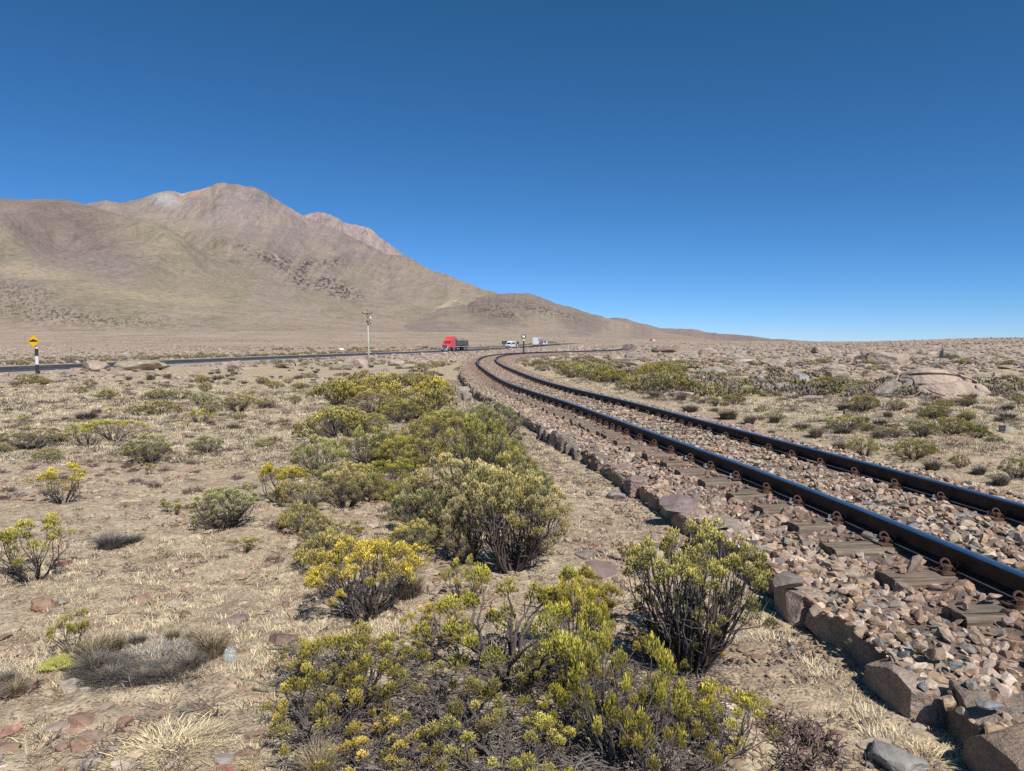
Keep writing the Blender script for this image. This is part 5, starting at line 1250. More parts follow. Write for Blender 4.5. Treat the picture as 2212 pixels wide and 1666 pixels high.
# boulders read off the photo (px,py of base centre,width,height)
BO = [(200, 803, 60, 24, TN, 'peaked pale boulder in front of the road, first right of the yellow sign'), (300, 800, 110, 22, TN, 'long low pale boulder in front of the road at left'), (262, 812, 50, 12, TN, 'flat slab below the long low boulder'), (345, 812, 60, 12, TN, 'flat layered slab right below the long low boulder'), (165, 806, 40, 12, TN, 'low pale boulder touching the peaked one'),
      (505, 797, 28, 18, TN, 'rounded boulder by the road shoulder, middle left'), (478, 798, 24, 10, PK, 'low pink rock beside the rounded boulder at the road shoulder'), (770, 795, 55, 26, PK, 'big pinkish rock mound immediately left of the utility pole'), (740, 800, 60, 18, PK, 'pinkish rock mound left of the one by the pole'),
      (886, 781, 18, 11, PK, 'pointed pink boulder near the road, right of the pole'), (855, 790, 36, 14, PK, 'broad pink boulder right of the utility pole'), (910, 786, 40, 10, PK, 'low pink rocks near the road'), (808, 810, 26, 11, GR, 'rounded grey boulder below the utility pole'), (836, 811, 34, 16, PK, 'angular pinkish boulder below the utility pole'), (734, 828, 42, 12, PK, 'low flat pink boulder left of the olive band'), (876, 796, 50, 10, PK, 'flat pink slab among rocks right of the pole'), (915, 790, 18, 9, GR, 'small grey boulder right of the flat pink slab'), (895, 803, 30, 10, RD, 'stacked reddish slabs right of the pole'),
      (1008, 868, 26, 20, (.34, .29, .27), 'angular grey-pink stone left of the edging before the bend'), (1000, 850, 36, 16, PK, 'flat pink rock left of the edging'),
      (1620, 952, 56, 36, (.40, .28, .23), 'small pink boulder among tussocks past the farther rail'), (1735, 825, 38, 18, (.38, .38, .37), 'pale grey boulder standing alone in the right field'), (1810, 822, 52, 22, PK, 'rounded pink boulder right of the pale grey one'), (1805, 800, 50, 14, PK, 'flat-topped pink boulder above the rounded one'),
      (1930, 786, 96, 30, (.42, .335, .28), 'large slanted pink boulder on the skyline side of the great cracked one'), (1870, 780, 50, 18, (.16, .13, .12), 'dark overhanging rock left of the large slanted boulder'), (2060, 778, 60, 24, PK, 'pink boulder behind the great cracked one'), (2180, 935, 36, 18, GR, 'grey boulder near the right edge'), (2062, 900, 28, 12, GR, 'small grey rock below the great boulder'), (1830, 905, 16, 22, BR, 'dark upright stone in the right field'),
      (1275, 762 + 16, 40, 10, (.20, .15, .13), 'dark rock inside the track bend'), (1250, 815, 56, 24, PK, 'rounded pink boulder in the shrubs by the bend'), (1370, 777, 40, 14, GR, 'rounded grey boulder in the field inside the bend'), (1330, 780, 34, 10, PK, 'low pink boulder left of the rounded grey one'), (1375, 793, 60, 14, PK, 'broad low pink rock in the field inside the bend'), (1440, 762, 60, 13, (.28, .215, .19), 'long dark layered outcrop right of the bend'), (1528, 768, 44, 20, PK, 'tall pink boulder in the field right of the bend'), (1590, 778, 46, 16, PK, 'pink boulder right of the tall one'), (1545, 812, 70, 16, PK, 'low pair of pink boulders in the middle right'), (1680, 790, 60, 14, PK, 'flat pink outcrop behind the pale grey boulder'), (1775, 765, 36, 18, (.38, .31, .26), 'pyramid-shaped boulder on the right skyline'),  # the rock in the bend has a darker base colour than its neighbours
      (620, 757, 26, 7, PK, 'dark-mouthed rock beyond the road')]
for i, (px, py, w_, h_, col, lab) in enumerate(BO):
    x, y, z = at(px, py); wm = w_ / FPX * y / 2 * 1.05; hm = h_ / FPX * y
    o = rock_obj('boulder', 1500 + i, 4, (wm, wm * rnd.uniform(.55, .85), hm * .72), x, y + wm * .3, z + hm * .30, rnd.uniform(-.3, .3), col, M['bigrock'], 8, .09, .45, .5, .85); tag(o, lab, 'boulder', 'boulders of the plain')
# the great cracked boulder
bx, by, bz = at(2052, 858); K = by / FPX
root = empty('great_boulder', (bx, by + 1.2, bz - .15), 0, 'great low domed boulder split by long curved cracks, in the right field', 'boulder', 'boulders of the plain')
W_ = 262 * K; Hm = 72 * K
def great():
    nu, nf = 420, 220; u = np.linspace(-1, 1, nu); f = np.linspace(0, PI, nf); U, Fi = np.meshgrid(u, f, indexing='ij')
    hp_ = np.interp(u, [-1, -.82, -.42, -.25, .0, .13, .55, .80, .92, 1], [.0, .28, .74, .97, 1.0, .97, .80, .52, .30, 0]); hp_ = np.convolve(np.pad(hp_, 12, mode='edge'), np.ones(25) / 25, 'valid'); hp_[0] = hp_[-1] = 0
    sd_ = (1 - u ** 2).clip(0) ** .42
    X = U * W_ * .5; Y = -np.cos(Fi) * W_ * .36 * sd_[:, None]; Z = np.sin(Fi) ** .85 * hp_[:, None] * Hm
    Pn = np.stack([X, Y, Z], -1).reshape(-1, 3); q = fbm3(Pn * .9 + 4, 5, 3).reshape(X.shape); q2 = fbm3(Pn * 3.5 + 9, 5, 8).reshape(X.shape); terr = np.abs(fbm3(Pn * np.array([.5, .5, 2.4]) + 2, 3, 12).reshape(X.shape))
    ed = np.minimum(1, np.minimum(Fi, PI - Fi) * 4) * np.minimum(1, (1 - np.abs(U)) * 8)
    Z = Z + ed * (.13 * q + .05 * q2 - .10 * (terr < .06)); Y = Y + ed * (.16 * q - .05 * q2)
    wz = Z / Hm; front = np.cos(Fi) > -.05
    def crack(pts, wd, dp):
        best = np.full(X.shape, 9.0); P_ = smooth_path(pts, 2)
        for a, b in zip(P_[:-1], P_[1:]):
            ex, ey = b - a; t_ = np.clip(((U - a[0]) * ex + (wz * .45 - a[1] * .45) * ey * .45) / (ex * ex + ey * ey * .2025 + 1e-9), 0, 1)
            best = np.minimum(best, np.hypot(U - a[0] - t_ * ex, (wz - a[1] - t_ * ey) * .45))
        best = best + .006 * q2
        return dp * np.exp(-(best / wd) ** 4)
    c = crack([(-.42, .77), (-.28, .83), (-.08, .84), (.13, .81), (.37, .73), (.55, .64), (.71, .51), (.84, .36)], .008, .30) + crack([(-.43, .77), (-.46, .56), (-.51, .41), (-.57, .28)], .006, .18) + crack([(.17, .90), (.37, .745)], .005, .14) + crack([(-.42, .45), (-.3, .3), (-.2, .22), (-.12, .20)], .004, .06) + crack([(-.25, .62), (-.1, .55), (.02, .54)], .003, .05) + crack([(.08, .20), (.2, .17), (.42, .20)], .006, .15)
    c = c * front; Y = Y + c; Z = Z - c * .25
    step = ss(-.02, .02, wz - np.interp(U, [-1, -.42, -.28, -.08, .13, .37, .55, .71, .84, 1], [.77, .77, .83, .84, .81, .73, .64, .51, .36, .3])) * front; Y = Y + step * .08
    V = np.stack([X, Y, Z], -1).reshape(-1, 3); i_ = np.arange(nu - 1)[:, None] * nf; j_ = np.arange(nf - 1)[None]; Q = np.stack([i_ + j_, i_ + nf + j_, i_ + nf + j_ + 1, i_ + j_ + 1], -1).reshape(-1, 4)
    C = np.array((.47, .375, .30))[None] * (1 + .16 * q.reshape(-1, 1) + .14 * q2.reshape(-1, 1)); lf = (U < -.48).reshape(-1, 1); C = np.where(lf, C * np.array([1.0, 1.06, 1.06]), C)
    obj('rock_body', mesh_np('rock_body', V, Q, M['bigrock'], col=np.clip(C, .02, .9), smooth=False), root)
great()
for k_, (dx, dy, rx_, ry_, rz, sd_) in enumerate([(.22, -.36, .20, .10, .16, 31), (-.30, -.36, .12, .08, .18, 32), (.42, -.22, .14, .14, .22, 33), (-.12, -.40, .08, .05, .14, 34)]):
    V, F = rock(sd_, 4, (W_ * rx_, W_ * ry_, Hm * rz), 9, .5, .85, .10, .5); o = obj('rock_slab', mesh_np('rock_slab', V, F, M['bigrock'], col=np.tile(np.array([(.42, .33, .27)]), (len(V), 1))), root, (dx * W_, dy * W_, .03))

# scattered boulders: 300 individuals, the largest in view, the rest as stuff
def field():
    r = np.random.default_rng(77); n = 52000
    px = r.uniform(-80, 2300, n); q = r.random(n); D = np.where(q < .18, r.uniform(20, 75, n), np.where(q < .60, r.uniform(75, 250, n), np.exp(r.uniform(np.log(200), np.log(1500), n))))
    a = (px - CX) / FPX; X = a * D; Y = D; d = dtrack(X, Y); rd = droad(X, Y); side = rd < 0
    m = fbm2(X * .03, Y * .03, 4, 51)
    right = (d > 3)
    p = np.where(side, np.where(D < 600, .9, .6), np.where(right, np.where(D < 32, .12, np.where(D < 60, .6, .9)), np.where(D < 38, .02, .45)))
    p = p * ss(-.45, .1, m + np.where(D > 70, .15, 0))
    k = (r.random(n) < p) & ((d < -4.5) | (d > 3.6)) & (np.abs(rd) > 9.6); X, Y, D = X[k], Y[k], D[k]; n = len(X)
    R = (.14 + .85 * r.beta(1.1, 5, n)) * np.where(D < 60, .75, 1.0) * (1 + .5 * ss(100, 500, D)) * (1 + 1.0 * ss(500, 1400, D)); R = np.where(r.random(n) < .012, R * 1.8, R)
    pxs = R / D; order = np.argsort(-pxs); return X[order], Y[order], R[order], D[order]
FX, FY, FR, FD = field(); FZ = H(FX, FY)
bt = [rock(1700 + i, 2, (1, RNG.uniform(.6, .95), RNG.uniform(.38, .7)), 8, .42, .8, .10, .4) for i in range(12)]
FC = pal(len(FX), [(.43, .335, .27), (.41, .32, .25), (.47, .375, .30), (.37, .29, .23), (.31, .27, .24), (.20, .16, .135)], [3, 3, 2, 1.6, 1, .6], .14, 6)
bt_me = []
for i in range(12):
    V, F = rock(1700 + i, 3, (1, RNG.uniform(.6, .95), RNG.uniform(.38, .7)), 8, .42, .8, .10, .4); bt_me.append(mesh_np('boulder', V, F, M['bigrock'], col=np.ones((len(V), 3)) * (1 + .15 * fbm3(V * 2 + i, 3, i))[:, None]))
L = []; NB = 300 - len(BO) - 1
for i in range(NB):
    o = obj('boulder', bt_me[i % 12], None, (FX[i], FY[i], FZ[i] + FR[i] * .12), rnd.uniform(0, 6.28), (FR[i] * rnd.uniform(.9, 1.3), FR[i] * rnd.uniform(.8, 1.1), FR[i] * rnd.uniform(.4, .85))); o.color = (*FC[i], 1)
    px, py = proj(FX[i], FY[i], FZ[i]); rowname = 'beyond road' if float(droad(np.array([FX[i]]), np.array([FY[i]]))[0]) < 0 else ('in near rows' if FY[i] < 45 else ('in middle rows' if FY[i] < 90 else 'in far rows'))
    L.append((o, px, py, 'pinkish boulder ' + rowname))
ordinal_labels(L, 'boulder', 'boulders of the plain', edges=(0, 246, 492, 738, 984, 1230, 1476, 1722, 1968, 2300), names=('at left edge', 'at left', 'left of pole', 'around utility pole', 'at the bend', 'right of bend', 'right of middle', 'at right', 'at right edge'))
X, Y, R, Z, C = FX[NB:], FY[NB:], FR[NB:], FZ[NB:], FC[NB:]; n = len(X); r_ = np.random.default_rng(8)
Mx = rotm(r_.normal(0, .15, n), r_.normal(0, .15, n), r_.uniform(0, 6.28, n)) * R[:, None, None]
bt1 = [rock(1700 + i, 1, (1, .8, .6), 6, .45, .8, 0, .4) for i in range(10)]
tag(obj('far_boulders', scatter('far_boulders', bt1, r_.integers(0, 10, n), Mx, np.stack([X, Y, Z + R * .12], -1), C * 1.02, M['stones'])), 'countless small pink-tan boulders covering the far plain', 'boulders', kind='stuff')
# far shrubs as a mass
def far_scrub():
    r = np.random.default_rng(91); n = 20000; px = r.uniform(-60, 2280, n); D = np.exp(r.uniform(np.log(22), np.log(1100), n)); X = (px - CX) / FPX * D; Y = D; d = dtrack(X, Y); rd = droad(X, Y)
    m = fbm2(X * .02, Y * .02, 4, 61); p = ss(-.05, .45, m) * np.where(D < 70, .5, .50) + np.where((rd < 0) & (rd > -20) & (D > 110), .55, 0)
    nb = 1900; yb = r.uniform(70, 500, nb); sdn = r.random(nb) < .66; ob = np.where(sdn, -r.uniform(10.5, 15.5, nb), r.uniform(11.2, 14, nb)); ok_ = sdn | (yb > 95); yb, ob = yb[ok_], ob[ok_]
    X = np.concatenate([X, road_x(yb) + ob]); Y = np.concatenate([Y, yb]); D = np.concatenate([D, yb]); p = np.concatenate([p, np.where(fbm2(yb * .05, ob * .02, 3, 5) > -.25, 1.0, .15)]); d = dtrack(X, Y); rd = droad(X, Y); n = len(X)
    k = (r.random(n) < p) & ((d < -4.5) | (d > 3.6)) & (np.abs(rd) > 9.8) & ~((rd > 0) & (d < 0) & (D < 75)); X, Y, D = X[k], Y[k], D[k]; n = len(X)
    tm = []
    for s_ in range(6):
        g = np.random.default_rng(600 + s_); N = 34; th = g.uniform(0, 6.28, N); q = np.sqrt(g.random(N)); ps = np.stack([np.cos(th) * q * .5, np.sin(th) * q * .5, .45 * np.sqrt(1 - q * q * .9) * g.uniform(.5, 1, N)], -1)
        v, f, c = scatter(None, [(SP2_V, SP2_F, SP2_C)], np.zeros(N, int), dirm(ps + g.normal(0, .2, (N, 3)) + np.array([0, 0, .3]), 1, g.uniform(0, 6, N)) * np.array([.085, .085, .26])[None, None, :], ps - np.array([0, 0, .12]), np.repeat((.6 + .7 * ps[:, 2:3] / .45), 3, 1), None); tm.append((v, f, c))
    sc_ = r.uniform(.25, .8, n) * np.where((rd[k] < 0) & (rd[k] > -20), 1.5, 1) * (1 + 1.0 * ss(300, 1000, D)); sc_ = np.where((rd[k] > 0) & (d[k] < 0), sc_ * .7, sc_); Mx = rotm(np.zeros(n), np.zeros(n), r.uniform(0, 6.28, n)) * sc_[:, None, None]
    C = pal(n, [(.22, .195, .085), (.27, .235, .10), (.18, .16, .085), (.27, .22, .155), (.23, .19, .16)], [2, 1.5, 2, 3, 3], .2, 7)
    tag(obj('far_scrub', scatter('far_scrub', tm, r.integers(0, 6, n), Mx, np.stack([X, Y, H(X, Y)], -1), C, M['leaf'])), 'low olive and brown scrub dotting the far plain as one mass', 'scrub', kind='stuff')
far_scrub()
# pebbles on the near ground
def pebbles():
    r = np.random.default_rng(15); Xs, Ys, Rs = [], [], []
    for n, y0, y1, r0, r1 in ((34000, 2.3, 6.5, .006, .034), (34000, 6.5, 16, .010, .055), (14000, 16, 34, .025, .09)):
        Y = np.sqrt(r.uniform(y0 ** 2, y1 ** 2, n)); X = Y * r.uniform(-.78, .78, n); Xs.append(X); Ys.append(Y); Rs.append(r0 + (r1 - r0) * r.beta(.9, 4.5, n))
    X = np.concatenate(Xs); Y = np.concatenate(Ys); R = np.concatenate(Rs); d = dtrack(X, Y); m = fbm2(X * .8, Y * .8, 3, 29)
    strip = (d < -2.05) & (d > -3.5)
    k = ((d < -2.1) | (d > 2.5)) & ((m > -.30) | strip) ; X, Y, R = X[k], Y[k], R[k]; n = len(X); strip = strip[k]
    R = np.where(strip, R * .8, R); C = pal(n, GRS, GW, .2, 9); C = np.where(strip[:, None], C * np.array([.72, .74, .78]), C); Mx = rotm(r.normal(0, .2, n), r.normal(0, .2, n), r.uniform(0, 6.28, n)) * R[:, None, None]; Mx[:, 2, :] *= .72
    near = Y < 7; 
    for nm, kk, tm, lb in (('pebbles', near, stmpl2, 'small flat brown and tan stones strewn over the near soil'), ('pebbles', ~near, stmpl, 'small stones strewn over the middle distance')):
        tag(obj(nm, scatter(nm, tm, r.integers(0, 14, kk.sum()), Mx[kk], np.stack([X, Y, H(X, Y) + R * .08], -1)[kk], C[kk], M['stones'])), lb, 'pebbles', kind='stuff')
pebbles()
def strip_gravel():
    r = np.random.default_rng(18); n = 16000; S = s_of_y(2.0) + (s_of_y(40) - s_of_y(2.0)) * r.random(n) ** 1.5; Dd = -2.02 - np.abs(r.normal(0, .75, n)); X, Y, _ = track_at(S, Dd); k = Dd > -4.2; X, Y = X[k], Y[k]; n = len(X)
    R = (.007 + .03 * r.beta(1, 4, n)) * (1 + .8 * ss(6, 25, Y)); Mx = rotm(r.normal(0, .4, n), r.normal(0, .4, n), r.uniform(0, 6.28, n)) * R[:, None, None]; C = pal(n, [(.24, .19, .155), (.18, .155, .14), (.33, .25, .19), (.26, .16, .12), (.22, .22, .22)], [3, 2, 2, 1.5, 1], .3, 23)
    tag(obj('gravel_strip', scatter('gravel_strip', stmpl, r.integers(0, 16, n), Mx, np.stack([X, Y, H(X, Y) + R * .3], -1), C, M['stones'])), 'dark fine gravel strip along the foot of the stone edging', 'gravel', kind='stuff')
strip_gravel()
def slabs():
    r = np.random.default_rng(16); n = 11000; Y = np.sqrt(r.uniform(2.4 ** 2, 15 ** 2, n)); X = Y * r.uniform(-.78, .72, n); m = fbm2(X * .6 + 30, Y * .6, 3, 33) + .15; d = dtrack(X, Y)
    k = ((d < -2.3) | (d > 3)) & (m > -.05) & (r.random(n) < np.where(d < -2.3, 1, .3)); X, Y = X[k], Y[k]; n = len(X); R = .022 + .065 * r.beta(1.1, 3.5, n)
    Mx = rotm(r.normal(0, .12, n), r.normal(0, .12, n), r.uniform(0, 6.28, n)) * R[:, None, None]; Mx[:, 2, :] *= .55
    C = pal(n, [(.34, .24, .165), (.42, .31, .22), (.27, .175, .125), (.46, .37, .28), (.31, .20, .15), (.33, .165, .12)], [3, 3, 2, 2, 2, .6], .34, 19)
    tag(obj('flat_stones', scatter('flat_stones', stmpl2, r.integers(0, 24, n), Mx, np.stack([X, Y, H(X, Y) + R * .14], -1), C * 1.12, M['stones'])), 'flat brown stones half sunk in the soil of the left foreground', 'stones', kind='stuff')
slabs()
# larger dark and light stones along the ballast shoulder, individuals
L = []
for (px, py, w_, h_, col) in [(1470, 1085, 95, 34, (.27, .225, .20)), (1540, 1130, 80, 26, (.28, .23, .21)), (1700, 1250, 70, 40, (.24, .21, .19)), (1985, 1385, 36, 22, TN), (2065, 1425, 30, 14, (.25, .27, .28)), (2100, 1465, 26, 30, (.30, .29, .27)), (2020, 1400, 44, 30, (.34, .25, .18)), (2140, 1510, 60, 20, (.27, .28, .29)), (2180, 1330, 30, 20, TN)]:
    x, y = un(px, py, CAMZ - .23); wm = w_ / FPX * y / 2; hm = h_ / FPX * y * .5
    o = rock_obj('stone', 1300 + len(L), 4, (wm, wm * .7, hm), x, y, float(rail_top(y)) - .185 + hm * .25, rnd.uniform(-.4, .4), col, None, 9, .05, .4); L.append((o, px, py, 'larger angular stone on ballast shoulder'))
ordinal_labels(L, 'stone', 'stones lying on the plain')
# ================================================================== SIGNS, POLES
def on(px, D, z=None):
    x = (px - CX) / FPX * D; return x, D, (Hs(x, D) if z is None else z)
# yellow hump sign
x, y, z = at(81, 810); K = y / FPX
sg = empty('warning_sign', (x, y, z), math.atan2(x, y) * -.0 + .18, 'yellow diamond speed-hump warning sign on a black and white banded post by the road', 'road sign')
hpost = 59 * K * 1.0; rr = 3.4 * K
b = MB(); b.cyl((0, 0, -.2), (0, 0, hpost * .38), rr, n=16, m=0); b.cyl((0, 0, hpost * .38), (0, 0, hpost * .69), rr, n=16, m=1); b.cyl((0, 0, hpost * .69), (0, 0, hpost * .965), rr, n=16, m=0); b.cyl((0, 0, hpost * .965), (0, 0, hpost * 1.0), rr, rr * .93, n=16, m=1); b.cyl((0, 0, hpost), (0, 0, hpost + .06), rr * .9, rr * .1, n=16, m=1)
b.build('post', [M['post_black'], M['post_white']], sg, smooth=False)
q = 12.2 * K; hh = 14.5 * K; cz = hpost + hh * .96
b = MB(); b.prism([(0, -hh), (q, 0), (0, hh), (-q, 0)], -.06, -.045, 'y'); pn = b.build('sign_panel', M['sign_yellow'], sg, (-.10, -rr, cz))
b = MB(); e = .93
for (a, c) in (((0, -hh), (q, 0)), ((q, 0), (0, hh)), ((0, hh), (-q, 0)), ((-q, 0), (0, -hh))):
    b.add([(a[0] * .95, -.064, a[1] * .95), (a[0] * .93, -.064, a[1] * .93), (c[0] * .93, -.064, c[1] * .93), (c[0] * .95, -.064, c[1] * .95)], [(0, 1, 2, 3)])
b.build('border', M['sign_black'], pn)
pts = [(-.66, -.13), (.66, -.13), (.66, .12), (.44, .12), (.30, .20), (.16, .30), (0, .34), (-.16, .30), (-.30, .20), (-.44, .12), (-.66, .12)]
b = MB(); b.prism([(p[0] * q, p[1] * hh * .85 + .0) for p in pts], -.068, -.062, 'y'); b.build('hump_symbol', M['sign_black'], pn)
b = MB(); b.box(-.05, .05, -.03, 0, -.9 * hh, .5 * hh); b.build('bracket', M['dark_iron'], sg, (-.04, -rr * .6, cz))
# utility pole
x, y, z = at(797, 791); K = y / FPX; hp = 122 * K
up = empty('utility_pole', (x, y, z), 0, 'pale concrete utility pole with a short crossarm, lamp and brackets, left of the red truck', 'utility pole')
b = MB(); b.tube([(0, 0, -.3), (-.02, 0, hp * .35), (-.05, 0, hp * .72)], [.095, .08, .062], 14); b.build('pole', M['pole_concrete'], up, smooth=True)
b = MB(); b.tube([(-.05, 0, hp * .72), (-.09, 0, hp * .955)], [.06, .05], 14); b.build('upper_pole', m_simple('stained_pole_top', (.36, .27, .22), .8, 0, .4, 4, .2, (.25, .12, .08)), up, smooth=True)
cz = hp * .93; b = MB(); b.box(-.60, .44, -.16, -.08, cz - .05, cz + .05, 0, .01); b.build('crossarm', M['pole_wood'], up, (-.02, 0, 0))
b = MB(); b.tube([(-.35, -.12, cz - .05), (-.09, -.10, cz - .40)], .022, 6); b.tube([(.18, -.12, cz - .05), (-.06, -.10, cz - .40)], .022, 6); b.build('brace', M['pole_wood'], up)
b = MB(); b.cyl((-.09, 0, hp * .955), (-.09, 0, hp * 1.0), .02, n=6); b.build('top_spike', M['dark_iron'], up)
for dx, lab in ((-.34, None), (-.56, None), (.40, None)):
    b = MB(); b.cyl((dx, -.12, cz + .05), (dx, -.12, cz + .09), .03, n=8); b.cyl((dx, -.12, cz + .09), (dx, -.12, cz + .14), .055, .03, 10); b.build('insulator', M['porcelain'] if dx > -.5 and dx < 0 else M['dark_iron'], up)
b = MB(); b.tube([(-.05, -.08, hp * .77), (.14, -.10, hp * .80), (.24, -.12, hp * .825)], .035, 6); b.build('lamp_bracket', M['dark_iron'], up)
b = MB(); b.cyl((.24, -.12, hp * .825), (.24, -.12, hp * .86), .06, .085, 12); b.cyl((.24, -.12, hp * .86), (.24, -.12, hp * .875), .085, .03, 12); b.build('lamp', M['porcelain'], up)
b = MB(); b.box(-.20, -.10, -.16, -.05, hp * .775, hp * .80); b.cyl((-.13, -.1, hp * .78), (.02, -.1, hp * .78), .02, n=6); b.build('fuse_holder', M['dark_iron'], up)
b = MB(); b.tube([(.0, -.08, hp * .735), (.08, -.1, hp * .715), (.16, -.1, hp * .735), (.20, -.1, hp * .77)], .016, 6); b.cyl((.24, -.1, hp * .735), (.24, -.1, hp * .755), .04, n=8); b.build('cable_hook', M['dark_iron'], up)
# round-headed railway post
x, y, z = on(1131, 113.5); K = y / FPX; top = CAMZ + (HY - 727.6) * K
rp = empty('railway_marker', (x, y, z), .05, 'round white disc sign with dark rim on a dark post behind the bend', 'railway sign')
b = MB(); b.cyl((0, 0, -.2), (0, 0, top - 10.2 * K - z + .1), 1.65 * K, 1.5 * K, 12); b.build('post', M['post_black'], rp)
b = MB(); b.cyl((0, 0, top - 10.0 * K - z + .1), (0, 0, top - 6 * K - z + .1), 1.7 * K, n=12); b.build('white_band', M['paper_white'], rp)
b = MB(); b.cyl((0, -.10, top - z), (0, -.06, top - z), 4.9 * K, n=28); d = b.build('disc', M['post_black'], rp)
b = MB(); b.prism([(-2.7 * K, 2.6 * K), (1.8 * K, 2.6 * K), (2.9 * K, .6 * K), (2.4 * K, -2.2 * K), (.6 * K, -2.6 * K), (.2 * K, -1.4 * K), (-2.7 * K, -1.2 * K)], -.112, -.101, 'y'); b.build('face_mark', M['paper_white'], d, (0, 0, top - z))
# dark board behind the van
x, y, z = on(1090, 330, Hs((1090 - CX) / FPX * 330, 330)); K = y / FPX
rb = empty('roadside_board', (x, y, z), -.05, 'dark rectangular information board on posts behind the white van', 'road sign')
zb = CAMZ + (HY - 744.2) * K - z; zt = CAMZ + (HY - 737.0) * K - z
b = MB(); b.box(-1.25, 1.25, -.06, 0, zb, zt); pb = b.build('board', M['green_board'], rb)
b = MB(); b.box(-.9, .9, -.075, -.065, zb + .3, zt - .3); b.build('panel', m_simple('board_panel', (.07, .11, .12), .6), pb)
for dx in (-1.1, 1.0):
    b = MB(); b.cyl((dx, .05, -.2), (dx, .05, zb + .2), .06, n=8); b.build('post', M['post_white'], rb)
# small roadside markers
x, y, z = on(1118.5, 318); K = y / FPX; 
km = empty('kilometre_post', (x, y, z), 0, 'small dark marker with white stripe on white post, right of the van', 'marker post')
zb = CAMZ + (HY - 747.5) * K - z
b = MB(); b.box(-.55, .55, -.05, 0, zb, zb + 1.9, 0, .05); b.build('plate', M['post_black'], km)
b = MB(); b.box(-.12, .16, -.07, -.055, zb + .05, zb + .9); b.build('stripe', M['paper_white'], km)
b = MB(); b.box(-.22, .22, -.1, .1, -.1, max(.3, zb - .25)); b.build('post', M['post_white'], km)
x, y, z = on(1227, 140); K = y / FPX
tp = empty('thin_pole', (x, y, z), 0, 'thin white pole with a pale foot beyond the far stretch of track', 'pole'); b = MB(); b.cyl((0, 0, -.1), (0, 0, 18 * K), .035, n=8); b.build('shaft', M['post_white'], tp); b = MB(); b.box(-.06, .06, -.06, .06, 17.6 * K, 18.8 * K); b.build('cap', M['post_black'], tp)
x, y, z = on(1232, 330); K = y / FPX
ys = empty('small_yellow_sign', (x, y, z), 0, 'tiny yellow sign on a short post beyond the thin white pole', 'road sign'); zc = max(1.6, CAMZ + (HY - 738.5) * K - z)
b = MB(); b.prism([(0, -.75), (.75, 0), (0, .75), (-.75, 0)], -.04, 0, 'y'); b.build('panel', m_simple('faded_yellow', (.62, .33, .06), .6), ys, (0, 0, zc)); b = MB(); b.cyl((0, .03, -.1), (0, .03, zc), .07, n=8); b.build('post', M['dark_iron'], ys)

